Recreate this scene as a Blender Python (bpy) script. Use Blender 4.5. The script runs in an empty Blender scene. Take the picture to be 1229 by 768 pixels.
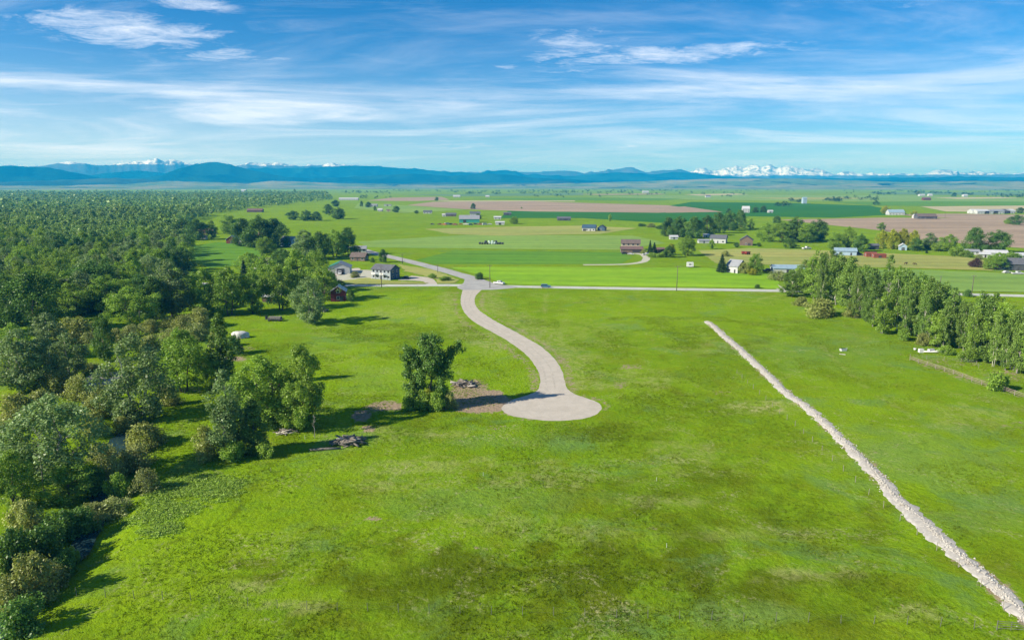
import bpy, bmesh, math, random
import numpy as np
from mathutils import Vector, Matrix
R = math.radians
scene = bpy.context.scene
COL = scene.collection
random.seed(7)
rng = np.random.default_rng(7)

# ------------------------------------------------------------------ camera
CAM_H = 50.0
FPX = 819.33            # focal length in photo pixels (24 mm on 36 mm, 1229 px wide)
PITCH = math.atan((384 - 220.5) / FPX)
cam_d = bpy.data.cameras.new('camera')
cam_d.sensor_width = 36
cam_d.lens = 24
cam_d.clip_start = 0.5
cam_d.clip_end = 200000
cam = bpy.data.objects.new('camera', cam_d)
cam.location = (0, 0, CAM_H)
cam.rotation_euler = (R(90) - PITCH, 0, 0)
COL.objects.link(cam)
scene.camera = cam

# ------------------------------------------------------------------ light
SUN_EL = R(31)
SUN_AZ = math.atan2(-0.93, -0.36)      # compass: direction TO the sun, atan2(x, y)
SUN_STRENGTH = 4.8
SKY_STRENGTH = 0.064
to_sun = Vector((math.sin(SUN_AZ) * math.cos(SUN_EL), math.cos(SUN_AZ) * math.cos(SUN_EL), math.sin(SUN_EL)))
sun_d = bpy.data.lights.new('sun', 'SUN')
sun_d.energy = SUN_STRENGTH
sun_d.angle = R(0.5)
sun_d.color = (1.0, 0.93, 0.80)
sun = bpy.data.objects.new('sun', sun_d)
sun.rotation_euler = to_sun.to_track_quat('Z', 'Y').to_euler()
sun.location = (0, 0, 300)
COL.objects.link(sun)
scene.view_settings.view_transform = 'Standard'
scene.view_settings.look = 'None'
scene.view_settings.exposure = 0.9
scene.view_settings.gamma = 1.0
scene.cycles.use_denoising = True
scene.cycles.max_bounces = 6
scene.cycles.transparent_max_bounces = 8
scene.cycles.volume_bounces = 0
scene.cycles.sample_clamp_indirect = 4.0


class N:
    """small node-tree helper"""
    def __init__(s, tree):
        s.t = tree
        tree.nodes.clear()

    def n(s, typ, **kw):
        nd = s.t.nodes.new(typ)
        for k, v in kw.items():
            setattr(nd, k, v)
        return nd

    def l(s, a, b):
        s.t.links.new(a, b)

    def math(s, op, a, b=None, c=None, clamp=False):
        nd = s.n('ShaderNodeMath', operation=op)
        nd.use_clamp = clamp
        for i, v in enumerate((a, b, c)):
            if v is None:
                continue
            if hasattr(v, 'links') or hasattr(v, 'is_output'):
                s.l(v, nd.inputs[i])
            else:
                nd.inputs[i].default_value = v
        return nd.outputs[0]

    def mix(s, fac, a, b, blend='MIX'):
        nd = s.n('ShaderNodeMix', data_type='RGBA', blend_type=blend)
        for idx, v in ((0, fac), (6, a), (7, b)):
            if hasattr(v, 'is_output'):
                s.l(v, nd.inputs[idx])
            else:
                nd.inputs[idx].default_value = v if idx == 0 else (*v, 1)[:4]
        return nd.outputs[2]

    def noise(s, vec, scale, detail=4, rough=.55, dist=0.0):
        nd = s.n('ShaderNodeTexNoise')
        nd.inputs['Scale'].default_value = scale
        nd.inputs['Detail'].default_value = detail
        nd.inputs['Roughness'].default_value = rough
        nd.inputs['Distortion'].default_value = dist
        if vec is not None:
            s.l(vec, nd.inputs['Vector'])
        return nd.outputs['Fac']

    def ramp(s, fac, lo, hi, clamp=True):
        nd = s.n('ShaderNodeMapRange')
        nd.interpolation_type = 'SMOOTHSTEP'
        s.l(fac, nd.inputs[0])
        nd.inputs[1].default_value = lo
        nd.inputs[2].default_value = hi
        return nd.outputs[0]

    def mapping(s, vec, scale=(1, 1, 1), loc=(0, 0, 0), rot=(0, 0, 0)):
        nd = s.n('ShaderNodeMapping')
        s.l(vec, nd.inputs[0])
        nd.inputs[1].default_value = loc
        nd.inputs[2].default_value = rot
        nd.inputs[3].default_value = scale
        return nd.outputs[0]


# ------------------------------------------------------------------ sky
world = bpy.data.worlds.new('World')
scene.world = world
world.use_nodes = True
w = N(world.node_tree)
sky = w.n('ShaderNodeTexSky')
sky.sky_type = 'NISHITA'
sky.sun_disc = False
sky.sun_elevation = SUN_EL
sky.sun_rotation = SUN_AZ
sky.altitude = 1400
sky.air_density = 1.0
sky.dust_density = 0.35
sky.ozone_density = 3.0
hsv = w.n('ShaderNodeHueSaturation')
hsv.inputs['Hue'].default_value = 0.498
hsv.inputs['Saturation'].default_value = 1.28
tint = w.n('ShaderNodeVectorMath', operation='MULTIPLY')
w.l(sky.outputs[0], tint.inputs[0])
tint.inputs[1].default_value = (.82, .93, 1.08)
w.l(tint.outputs[0], hsv.inputs['Color'])
tc = w.n('ShaderNodeTexCoord')
sep = w.n('ShaderNodeSeparateXYZ')
w.l(tc.outputs['Generated'], sep.inputs[0])
dx, dy, dz = sep.outputs
zz = w.math('MAXIMUM', dz, 0.0)
zz = w.math('ADD', zz, 0.075)
comb = w.n('ShaderNodeCombineXYZ')
w.l(w.math('DIVIDE', dx, zz), comb.inputs[0])
w.l(w.math('DIVIDE', dy, zz), comb.inputs[1])
cv = comb.outputs[0]          # a flat cloud layer seen in perspective
# thin high veil
veil = w.noise(w.mapping(cv, (0.34, 0.60, 1), (3.1, 1.7, 0), (0, 0, R(12))), 1.0, 10, .62, .9)
veil = w.ramp(veil, 0.40, 0.72)
streak = w.noise(w.mapping(cv, (0.9, 2.2, 1), (0.4, 5.2, 0), (0, 0, R(14))), 1.0, 11, .68, 1.0)
streak = w.ramp(streak, 0.48, 0.82)
# small ragged fair-weather cloud: only inside the soft regions below
rag = w.noise(w.mapping(cv, (3.6, 5.2, 1), (2.0, 8.0, 0)), 1.0, 13, .74, .4)


def px_dir(u, v):
    k = Vector(((u - 614.5) / FPX, math.cos(PITCH) + (384 - v) / FPX * math.sin(PITCH),
                -math.sin(PITCH) + (384 - v) / FPX * math.cos(PITCH)))
    return k.normalized()


def blob(u, v, wu, hv):
    """soft elliptical region of the sky round a compass bearing and height"""
    d = px_dir(u, v)
    az, el = math.atan2(d.x, d.y), math.asin(d.z)
    a = w.math('ARCTAN2', dx, dy)
    e = w.math('ARCSINE', dz)
    p = w.math('POWER', w.math('DIVIDE', w.math('SUBTRACT', a, az), wu / FPX), 2.0)
    q = w.math('POWER', w.math('DIVIDE', w.math('SUBTRACT', e, el), hv / FPX), 2.0)
    s_ = w.math('ADD', p, q)
    return w.math('MULTIPLY', s_, -1.0), s_


def region(u, v, wu, hv):
    m, _ = blob(u, v, wu, hv)
    return w.math('EXPONENT', m)


dense = None
for (u, v, wu, hv, k) in ((150, 36, 95, 17, 1.0), (222, 4, 50, 8, .85), (278, 68, 60, 9, .72), (275, 168, 55, 7, .62),
                          (690, 62, 70, 30, .62), (800, 66, 150, 11, .80), (865, 59, 95, 7, .7), (540, 176, 110, 10, .6),
                          (756, 176, 26, 9, .75), (430, 182, 60, 6, .45), (610, 80, 25, 5, .5), (1090, 8, 30, 6, .5),
                          (985, 170, 120, 9, .35), (150, 168, 60, 6, .35)):
    r_ = w.math('MULTIPLY', region(u, v, wu, hv), k)
    dense = r_ if dense is None else w.math('MAXIMUM', dense, r_)
puff = w.math('ADD', w.math('SUBTRACT', rag, .62), w.math('MULTIPLY', dense, .36))
puff = w.math('MULTIPLY', w.math('MULTIPLY', puff, 2.6, clamp=True), w.ramp(dense, .05, .5))
wide = None
for (u, v, wu, hv, k) in ((860, 92, 300, 30, .55), (300, 130, 380, 36, .6), (1040, 160, 300, 30, .35), (1180, 70, 180, 40, .3), (60, 100, 260, 90, .5)):
    r_ = w.math('MULTIPLY', region(u, v, wu, hv), k)
    wide = r_ if wide is None else w.math('MAXIMUM', wide, r_)
vv = w.math('MULTIPLY', veil, w.math('ADD', 0.36, wide))
vv = w.math('ADD', vv, w.math('MULTIPLY', streak, w.math('ADD', 0.16, w.math('MULTIPLY', wide, 0.22))))
vv = w.math('MULTIPLY', vv, 0.95)
vv = w.math('ADD', vv, w.math('MULTIPLY', region(-60, 200, 520, 70), .42), clamp=True)
cl = w.math('MAXIMUM', vv, w.math('MULTIPLY', puff, 0.92))
fade = w.ramp(dz, -0.08, 0.02)
cl = w.math('MULTIPLY', cl, fade)
skyc = w.mix(cl, hsv.outputs[0], (9.2, 9.7, 11.0))
bg = w.n('ShaderNodeBackground')
bg.inputs['Strength'].default_value = SKY_STRENGTH
w.l(skyc, bg.inputs['Color'])
wo = w.n('ShaderNodeOutputWorld')
w.l(bg.outputs[0], wo.inputs[0])


# ------------------------------------------------------------------ pixel -> place on the ground
CP, SP = math.cos(PITCH), math.sin(PITCH)


def at(u, v, z=0.0):
    a, b = (u - 614.5) / FPX, (384 - v) / FPX
    rz = -SP + b * CP
    t = (z - CAM_H) / rz
    return Vector((a * t, (CP + b * SP) * t, z))


def mpp(v):
    """metres per photo pixel across, at ground row v"""
    p = at(614.5, v)
    return (p.y * CP + CAM_H * SP) / FPX


def height_at(p, v):
    k = (384 - v) / FPX
    q = p.y * (k * CP - SP) / (CP + k * SP)
    return q + CAM_H


# ------------------------------------------------------------------ noise in numpy
def _hash(ix, iy, seed):
    h = (ix.astype(np.int64) * 374761393 + iy.astype(np.int64) * 668265263 + seed * 1442695041) & 0xFFFFFFFF
    h = ((h ^ (h >> 13)) * 1274126177) & 0xFFFFFFFF
    h = h ^ (h >> 16)
    return (h & 0xFFFFFF) / float(0xFFFFFF)


def vnoise(x, y, seed=0):
    x = np.asarray(x, float); y = np.asarray(y, float)
    ix, iy = np.floor(x), np.floor(y)
    fx, fy = x - ix, y - iy
    fx = fx * fx * (3 - 2 * fx); fy = fy * fy * (3 - 2 * fy)
    a, b = _hash(ix, iy, seed), _hash(ix + 1, iy, seed)
    c, d = _hash(ix, iy + 1, seed), _hash(ix + 1, iy + 1, seed)
    return (a * (1 - fx) + b * fx) * (1 - fy) + (c * (1 - fx) + d * fx) * fy


def fbm(x, y, seed=0, octv=4):
    s = 0; amp = .5; tot = 0
    for o in range(octv):
        s = s + amp * vnoise(np.asarray(x) * 2 ** o, np.asarray(y) * 2 ** o, seed + o * 17)
        tot += amp; amp *= .5
    return s / tot


def ridged(x, y, seed=0, octv=5):
    s = 0; amp = .5; tot = 0
    for o in range(octv):
        n = 1 - np.abs(2 * vnoise(np.asarray(x) * 2 ** o, np.asarray(y) * 2 ** o, seed + o * 31) - 1)
        s = s + amp * n * n; tot += amp; amp *= .5
    return s / tot


def sstep(a, b, x):
    t = np.clip((x - a) / (b - a), 0, 1)
    return t * t * (3 - 2 * t)


# ------------------------------------------------------------------ materials
MATS = {}


def principled(nt):
    b = nt.n('ShaderNodeBsdfPrincipled')
    o = nt.n('ShaderNodeOutputMaterial')
    nt.l(b.outputs[0], o.inputs[0])
    return b


def mat(name, col, rough=.7, var=.15, scale=1.5, bump=0.0, metal=0.0, spec=.3, col2=None, stretch=(1, 1, 1), bscale=None):
    if name in MATS:
        return MATS[name]
    m = bpy.data.materials.new(name)
    m.use_nodes = True
    nt = N(m.node_tree)
    b = principled(nt)
    t = nt.n('ShaderNodeTexCoord')
    v = nt.mapping(t.outputs['Object'], stretch)
    f = nt.noise(v, scale, 6, .6)
    f = nt.ramp(f, .3, .7)
    c1 = tuple(max(0, c * (1 - var)) for c in col)
    c2 = col2 or tuple(min(1, c * (1 + var)) for c in col)
    nt.l(nt.mix(f, c1, c2), b.inputs['Base Color'])
    b.inputs['Roughness'].default_value = rough
    b.inputs['Metallic'].default_value = metal
    b.inputs['Specular IOR Level'].default_value = spec
    if bump:
        bp = nt.n('ShaderNodeBump')
        bp.inputs['Strength'].default_value = bump
        bp.inputs['Distance'].default_value = .05
        nt.l(nt.noise(v, bscale or scale * 8, 4), bp.inputs['Height'])
        nt.l(bp.outputs[0], b.inputs['Normal'])
    MATS[name] = m
    return m


def leaf_mat(name, col, col2, trans=.30, attr=None, var=.30, gloss=.018):
    m = bpy.data.materials.new(name)
    m.use_nodes = True
    nt = N(m.node_tree)
    o = nt.n('ShaderNodeOutputMaterial')
    g = nt.n('ShaderNodeNewGeometry')
    oi = nt.n('ShaderNodeObjectInfo')
    if attr:
        a = nt.n('ShaderNodeAttribute'); a.attribute_name = attr
        rnd = a.outputs['Fac']
    else:
        rnd = oi.outputs['Random']
    t = nt.n('ShaderNodeTexCoord')
    clump = nt.noise(t.outputs['Object'], .45, 3)
    f = nt.math('ADD', nt.math('MULTIPLY', rnd, .6), nt.math('MULTIPLY', clump, .4), clamp=True)
    base = nt.mix(f, col, col2)
    k = nt.math('ADD', 1 - var, nt.math('MULTIPLY', g.outputs['Random Per Island'], 2 * var))
    k = nt.math('MULTIPLY', k, nt.math('ADD', .84, nt.math('MULTIPLY', nt.math('FRACT', nt.math('MULTIPLY', rnd, 7.31)), .32)))
    vm = nt.n('ShaderNodeVectorMath', operation='SCALE')
    nt.l(base, vm.inputs[0]); nt.l(k, vm.inputs['Scale'])
    d = nt.n('ShaderNodeBsdfDiffuse'); tr = nt.n('ShaderNodeBsdfTranslucent'); gl = nt.n('ShaderNodeBsdfGlossy')
    nt.l(vm.outputs[0], d.inputs['Color'])
    vt = nt.n('ShaderNodeVectorMath', operation='MULTIPLY')
    nt.l(vm.outputs[0], vt.inputs[0]); vt.inputs[1].default_value = (1.25, 1.25, .55)
    nt.l(vt.outputs[0], tr.inputs['Color'])
    gl.inputs['Roughness'].default_value = .45
    gl.inputs['Color'].default_value = (1, 1, 1, 1)
    m1 = nt.n('ShaderNodeMixShader'); m1.inputs[0].default_value = trans
    nt.l(d.outputs[0], m1.inputs[1]); nt.l(tr.outputs[0], m1.inputs[2])
    m2 = nt.n('ShaderNodeMixShader'); m2.inputs[0].default_value = gloss
    nt.l(m1.outputs[0], m2.inputs[1]); nt.l(gl.outputs[0], m2.inputs[2])
    nt.l(m2.outputs[0], o.inputs[0])
    MATS[name] = m
    return m


LEAF = {
    'silver': leaf_mat('leaf_silver', (.215, .300, .120), (.160, .255, .080)),
    'green': leaf_mat('leaf_green', (.170, .300, .034), (.235, .350, .044)),
    'dark': leaf_mat('leaf_dark', (.075, .162, .030), (.118, .222, .038)),
    'yellow': leaf_mat('leaf_yellow', (.24, .30, .022), (.33, .34, .022)),
    'olive': leaf_mat('leaf_olive', (.250, .300, .070), (.300, .330, .095)),
    'tan': leaf_mat('leaf_tan', (.280, .310, .110), (.220, .280, .080)),
    'aspen': leaf_mat('leaf_aspen', (.125, .225, .036), (.185, .280, .050)),
    'conifer': leaf_mat('leaf_conifer', (.022, .060, .020), (.032, .070, .024), trans=.08),
    'purple': leaf_mat('leaf_purple', (.085, .045, .050), (.10, .06, .05)),
    'wood': leaf_mat('leaf_wood', (.105, .225, .034), (.270, .360, .100), attr='treernd'),
    'lone': leaf_mat('leaf_lone', (.090, .190, .034), (.130, .235, .042)),
    'weed': leaf_mat('leaf_weed', (.22, .36, .04), (.28, .40, .06), attr='treernd'),
    'tuft': leaf_mat('leaf_tuft', (.060, .090, .004), (.20, .30, .012), attr='treernd', gloss=0.0),
    'darkbelt': leaf_mat('leaf_belt', (.030, .075, .028), (.05, .10, .032), attr='treernd'),
}
BARK = mat('bark', (.13, .105, .08), .9, .35, 2.0, .6, stretch=(1, 1, .3))
BARK_PALE = mat('bark_pale', (.50, .47, .40), .85, .25, 1.2, .4, stretch=(1, 1, .5))
BARK_GREY = mat('bark_grey', (.30, .28, .25), .9, .25, 1.5, .5, stretch=(1, 1, .3))

W_WHITE = mat('wall_white', (.42, .43, .43), .6, .06, .6)
W_GREY = mat('wall_grey', (.42, .43, .42), .6, .08, .6)
W_BLUE = mat('wall_blue', (.045, .085, .13), .6, .10, .8)
W_RED = mat('wall_red', (.12, .022, .02), .75, .25, 1.0)
W_BROWN = mat('wall_brown', (.15, .105, .078), .75, .2, 1.0)
W_TAN = mat('wall_tan', (.50, .40, .28), .7, .1, .8)
W_TEAL = mat('wall_teal', (.05, .28, .22), .55, .1, .6)
W_DARK = mat('wall_dark', (.07, .075, .085), .7, .2, .8)
W_PALEBLUE = mat('wall_pale_blue', (.28, .38, .46), .6, .06, .6)
RF_CHAR = mat('roof_charcoal', (.10, .105, .12), .8, .2, 1.2, .3)
RF_GREY = mat('roof_grey', (.24, .25, .27), .55, .12, .8)
RF_WHITE = mat('roof_white', (.44, .45, .46), .5, .08, .8)
RF_GREEN = mat('roof_green', (.03, .16, .11), .5, .1, .8)
RF_BROWN = mat('roof_brown', (.13, .10, .088), .8, .2, 1.0, .3)
RF_RED = mat('roof_red', (.14, .088, .078), .75, .2, 1.0)
RF_BLUE = mat('roof_blue', (.22, .31, .37), .5, .1, .8)
GLASS = mat('window_glass', (.03, .04, .05), .08, .2, .5, spec=.6)
TRIM = mat('trim_white', (.55, .55, .54), .55, .05, .8)
DOOR = mat('door_dark', (.05, .05, .055), .6, .2, 1.0)
TYRE = mat('tyre', (.02, .02, .02), .85, .2, 3.0)
P_WHITE = mat('paint_white', (.58, .58, .58), .3, .03, .5, spec=.5)
P_BLUE = mat('paint_blue', (.06, .16, .26), .3, .05, .5, spec=.5)
P_RED = mat('paint_red', (.22, .03, .02), .4, .1, .5, spec=.5)
P_DARK = mat('paint_dark', (.03, .032, .04), .35, .1, .5, spec=.5)
P_SILVER = mat('paint_silver', (.45, .46, .48), .3, .05, .5, spec=.5)
P_ORANGE = mat('paint_orange', (.45, .14, .03), .45, .1, .5)
P_RUST = mat('paint_rust', (.20, .06, .035), .8, .3, 1.5)
LAMP = mat('headlight', (.8, .8, .75), .2, .02, .5)
POLE_M = mat('pole_wood', (.12, .10, .085), .9, .25, 1.0, .4, stretch=(1, 1, .2))
POST_M = mat('post_wood', (.26, .23, .19), .9, .25, 2.0, .3)
RAIL_M = mat('rail_wood', (.28, .22, .175), .9, .2, 1.0, .3)
STEEL = mat('steel', (.36, .37, .38), .5, .15, 2.0)
LOG_M = mat('log_grey', (.19, .165, .14), .9, .35, 2.0, .6)
LOG_W = mat('log_bleached', (.42, .39, .35), .9, .15, 2.0, .4)
SOIL = mat('bare_soil', (.30, .215, .145), .95, .22, .8, .5)
TARP = mat('tarp_white', (.52, .51, .48), .6, .25, 1.2, .4)
BALE_D = mat('bale_dark', (.035, .045, .04), .5, .3, 1.0)
BALE_P = mat('bale_pale', (.40, .50, .44), .5, .12, 1.0)
HIDE = mat('hide', (.06, .035, .022), .8, .2, 2.0)
STUCCO = mat('stone_tan', (.36, .29, .23), .85, .15, 1.0)


# ------------------------------------------------------------------ object helpers
def tag(o, label=None, cat=None, group=None, kind=None):
    if label: o['label'] = label
    if cat: o['category'] = cat
    if group: o['group'] = group
    if kind: o['kind'] = kind
    return o


def link(name, me, material=None, parent=None, loc=None):
    o = bpy.data.objects.new(name, me)
    if material is not None and me is not None and not me.materials:
        me.materials.append(material)
    COL.objects.link(o)
    if parent is not None:
        o.parent = parent
    if loc is not None:
        o.location = loc
    return o


def thing(name, label, cat, loc=(0, 0, 0), rz=0.0, group=None):
    o = link(name, None)
    o.location = loc
    o.rotation_euler = (0, 0, rz)
    o.empty_display_size = .5
    return tag(o, label, cat, group)


def copy_tree(o, parent=None):
    c = o.copy()
    COL.objects.link(c)
    if parent is not None:
        c.parent = parent
    for ch in [k for k in o.children]:
        copy_tree(ch, c)
    return c


class MB:
    def __init__(s):
        s.v = []; s.f = []

    def add(s, vs, fs):
        o = len(s.v)
        s.v += [tuple(v) for v in vs]
        s.f += [tuple(i + o for i in f) for f in fs]
        return s

    def box(s, c, size, rz=0.0, rx=0.0, ry=0.0, bevel=0):
        hx, hy, hz = size[0] / 2, size[1] / 2, size[2] / 2
        m = Matrix.Rotation(rz, 3, 'Z') @ Matrix.Rotation(ry, 3, 'Y') @ Matrix.Rotation(rx, 3, 'X')
        vs = [Vector(c) + m @ Vector((x, y, z)) for z in (-hz, hz) for x, y in ((-hx, -hy), (hx, -hy), (hx, hy), (-hx, hy))]
        return s.add(vs, [(3, 2, 1, 0), (4, 5, 6, 7), (0, 1, 5, 4), (1, 2, 6, 5), (2, 3, 7, 6), (3, 0, 4, 7)])

    def prism(s, prof, y0, y1):
        """profile in (x, z), extruded along y"""
        n = len(prof)
        vs = [(x, y0, z) for x, z in prof] + [(x, y1, z) for x, z in prof]
        fs = [tuple(range(n)), tuple(range(2 * n - 1, n - 1, -1))]
        fs += [(i, i + n, (i + 1) % n + n, (i + 1) % n) for i in range(n)]
        return s.add(vs, fs)

    def prism_x(s, prof, x0, x1):
        """profile in (y, z), extruded along x"""
        n = len(prof)
        vs = [(x0, y, z) for y, z in prof] + [(x1, y, z) for y, z in prof]
        fs = [tuple(range(n - 1, -1, -1)), tuple(range(n, 2 * n))]
        fs += [(i, (i + 1) % n, (i + 1) % n + n, i + n) for i in range(n)]
        return s.add(vs, fs)

    def tube(s, pts, rad, n=6, cap=True):
        pts = [Vector(p) for p in pts]
        rings = []
        for i, p in enumerate(pts):
            d = (pts[min(i + 1, len(pts) - 1)] - pts[max(i - 1, 0)]).normalized()
            a = d.cross(Vector((0, 0, 1)))
            if a.length < .05: a = d.cross(Vector((1, 0, 0)))
            a.normalize(); b = d.cross(a)
            r = float(rad[i] if hasattr(rad, '__len__') else rad)
            rings.append([p + r * (math.cos(2 * math.pi * k / n) * a + math.sin(2 * math.pi * k / n) * b) for k in range(n)])
        vs = [v for r in rings for v in r]
        fs = []
        for i in range(len(rings) - 1):
            for k in range(n):
                fs.append((i * n + k, i * n + (k + 1) % n, (i + 1) * n + (k + 1) % n, (i + 1) * n + k))
        if cap:
            fs.append(tuple(range(n - 1, -1, -1)))
            fs.append(tuple((len(rings) - 1) * n + k for k in range(n)))
        return s.add(vs, fs)

    def mesh(s, name, smooth=False):
        me = bpy.data.meshes.new(name)
        me.from_pydata([tuple(v) for v in s.v], [], s.f)
        bm = bmesh.new(); bm.from_mesh(me)
        bmesh.ops.recalc_face_normals(bm, faces=bm.faces[:])
        bm.to_mesh(me); bm.free()
        if smooth:
            me.polygons.foreach_set('use_smooth', [True] * len(me.polygons))
        return me

    def build(s, name, material, parent=None, smooth=False, loc=None):
        return link(name, s.mesh(name, smooth), material, parent, loc)


def np_mesh(name, V, F, material, attrs=None, smooth=False):
    """fast mesh from arrays; F is (n, 3) or (n, 4)"""
    me = bpy.data.meshes.new(name)
    V = np.asarray(V, np.float32); F = np.asarray(F, np.int32)
    k = F.shape[1]
    me.vertices.add(len(V)); me.vertices.foreach_set('co', V.ravel())
    me.loops.add(F.size); me.loops.foreach_set('vertex_index', F.ravel())
    me.polygons.add(len(F))
    me.polygons.foreach_set('loop_start', np.arange(0, F.size, k, dtype=np.int32))
    me.polygons.foreach_set('loop_total', np.full(len(F), k, np.int32))
    if smooth:
        me.polygons.foreach_set('use_smooth', np.ones(len(F), bool))
    for a, vals in (attrs or {}).items():
        at_ = me.attributes.new(a, 'FLOAT', 'POINT')
        at_.data.foreach_set('value', np.asarray(vals, np.float32))
    me.update(calc_edges=True)
    if material is not None:
        me.materials.append(material)
    return me


# ------------------------------------------------------------------ ground relief
def polyline(pxs, z=0):
    return np.array([[p.x, p.y] for p in (at(u, v) for u, v in pxs)])


def smooth_line(P, n=8):
    P = np.asarray(P, float)
    out = []
    for i in range(len(P) - 1):
        p0, p1, p2, p3 = P[max(i - 1, 0)], P[i], P[i + 1], P[min(i + 2, len(P) - 1)]
        for t in np.linspace(0, 1, n, endpoint=False):
            out.append(.5 * ((2 * p1) + (-p0 + p2) * t + (2 * p0 - 5 * p1 + 4 * p2 - p3) * t * t + (-p0 + 3 * p1 - 3 * p2 + p3) * t ** 3))
    out.append(P[-1])
    return np.array(out)


def dist_line(x, y, P):
    d = np.full(np.shape(x), 1e9)
    for a, b in zip(P[:-1], P[1:]):
        ab = b - a
        L = max((ab ** 2).sum(), 1e-9)
        t = np.clip(((x - a[0]) * ab[0] + (y - a[1]) * ab[1]) / L, 0, 1)
        d = np.minimum(d, (x - a[0] - t * ab[0]) ** 2 + (y - a[1] - t * ab[1]) ** 2)
    return np.sqrt(d)


ROAD_MID = polyline([(566, 346), (563, 362), (578, 380), (608, 397), (640, 422), (660, 445), (663, 465), (662, 482), (640, 492), (690, 490)])
STREAM = smooth_line(polyline([(20, 440), (60, 452), (88, 464), (103, 473), (118, 484), (142, 490), (152, 510), (141, 528), (143, 546),
                               (124, 575), (118, 612), (92, 655), (55, 690), (10, 735), (-60, 790), (-140, 840)]), 5)
BERM = polyline([(849, 386), (872, 406), (897, 429), (921, 451), (947, 475), (967, 488), (992, 511), (1021, 540), (1042, 559), (1062, 580),
                 (1080, 601), (1103, 621), (1121, 641), (1150, 668), (1182, 695), (1212, 724), (1240, 750), (1275, 785)])


def ground_z(x, y):
    x = np.asarray(x, float); y = np.asarray(y, float)
    n = fbm(x / 26, y / 26, 3, 3) - .5
    n2 = fbm(x / 7.0, y / 7.0, 9, 2) - .5
    m = 1 - sstep(230, 320, y)
    m = m * sstep(30, 70, y + 20)
    rd = dist_line(x, y, ROAD_MID)
    m = m * sstep(13, 24, rd)
    z = m * (1.1 * n + .22 * n2)
    ds = dist_line(x, y, STREAM)
    z = z * sstep(2, 14, ds) - 1.3 * (1 - sstep(1.5, 7.5, ds))
    return z


def gz(x, y):
    return float(ground_z(np.array([x]), np.array([y]))[0])


def place(u, v):
    p = at(u, v)
    for _ in range(3):
        p = at(u, v, gz(p.x, p.y))
    return p


# masks: (photo px x, y, half width px, half height px, strength)
def ell_mask(x, y, items, ragged=.55, seed=21):
    out = np.zeros(np.shape(x))
    nz = fbm(x / 4.0, y / 4.0, seed, 4)
    for (u, v, wu, hv, k) in items:
        c = at(u, v); dxm = wu * mpp(v)
        a, b = at(u, v - hv), at(u, v + hv)
        dym = abs(a.y - b.y) / 2
        r2 = np.sqrt(((x - c.x - (y - c.y) * c.x / c.y) / dxm) ** 2 + ((y - c.y) / dym) ** 2)
        out = np.maximum(out, k * (1 - sstep(.55, 1.15, r2 + ragged * 2 * (nz - .5))))
    return out


def line_mask(x, y, pxs, w_, k, seed=5):
    d = dist_line(x, y, smooth_line(polyline(pxs), 4))
    nz = fbm(x / 5, y / 5, seed, 3)
    return k * (1 - sstep(w_ * .3, w_, d + (nz - .5) * w_ * 1.4))


def lines(a, b, step, grow, lo, hi):
    core = list(np.arange(a, b + .01, step))
    up = []; s = step; v = b
    while v < hi:
        s *= grow; v += s; up.append(v)
    dn = []; s = step; v = a
    while v > lo:
        s *= 1.22; v -= s; dn.append(v)
    return np.array(dn[::-1] + core + up)


gx_ = lines(-215, 235, 1.4, 1.10, -23500, 23500)
gx_ = np.unique(np.concatenate([gx_]))
gy_ = lines(58, 330, 1.4, 1.022, -6500, 22000)
GX, GY = np.meshgrid(gx_, gy_)
X, Y = GX.ravel(), GY.ravel()
Z = np.zeros_like(X)
near = (np.abs(X) < 330) & (Y > 0) & (Y < 420)
Z[near] = ground_z(X[near], Y[near])
dirt = np.zeros_like(X); dry = np.zeros_like(X); lush = np.zeros_like(X); pale = np.zeros_like(X)
xn, yn = X[near], Y[near]
dirt[near] = np.maximum.reduce([
    ell_mask(xn, yn, [(578, 482, 52, 15, 1.1), (560, 464, 28, 10, .8), (432, 500, 16, 9, .95), (465, 487, 26, 7, .9), (445, 516, 14, 6, .7),
                      (447, 622, 14, 5, .75), (122, 458, 20, 10, .8), (280, 430, 22, 4, .8), (300, 418, 16, 3, .5), (1155, 436, 60, 6, .42),
                      (1200, 452, 50, 8, .5), (760, 440, 22, 4, .55), (745, 462, 12, 6, .5), (870, 470, 16, 4, .4),
                      (575, 660, 16, 4, .55), (915, 568, 10, 4, .4), (640, 502, 30, 5, .5), (1215, 510, 40, 6, .4),
                      (785, 632, 14, 4, .5), (600, 512, 28, 3, .5), (1085, 730, 14, 4, .6)]),
    line_mask(xn, yn, [(580, 352), (579, 368), (600, 384), (632, 400), (660, 418), (680, 440), (684, 462), (700, 474), (724, 482), (728, 492)], 2.4, .52),
    line_mask(xn, yn, [(548, 350), (547, 372), (566, 394), (600, 412), (628, 432), (642, 452), (640, 468)], 2.0, .50),
    .62 * (1 - sstep(.8, 2.6, dist_line(xn, yn, BERM) + 2.2 * (fbm(xn / 3, yn / 3, 12, 3) - .5))),
    line_mask(xn, yn, [(1095, 432), (1150, 452), (1235, 478)], 2.2, .45),
    line_mask(xn, yn, [(1080, 425), (1120, 432), (1170, 438), (1229, 458)], 3.0, .32),
])
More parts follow.
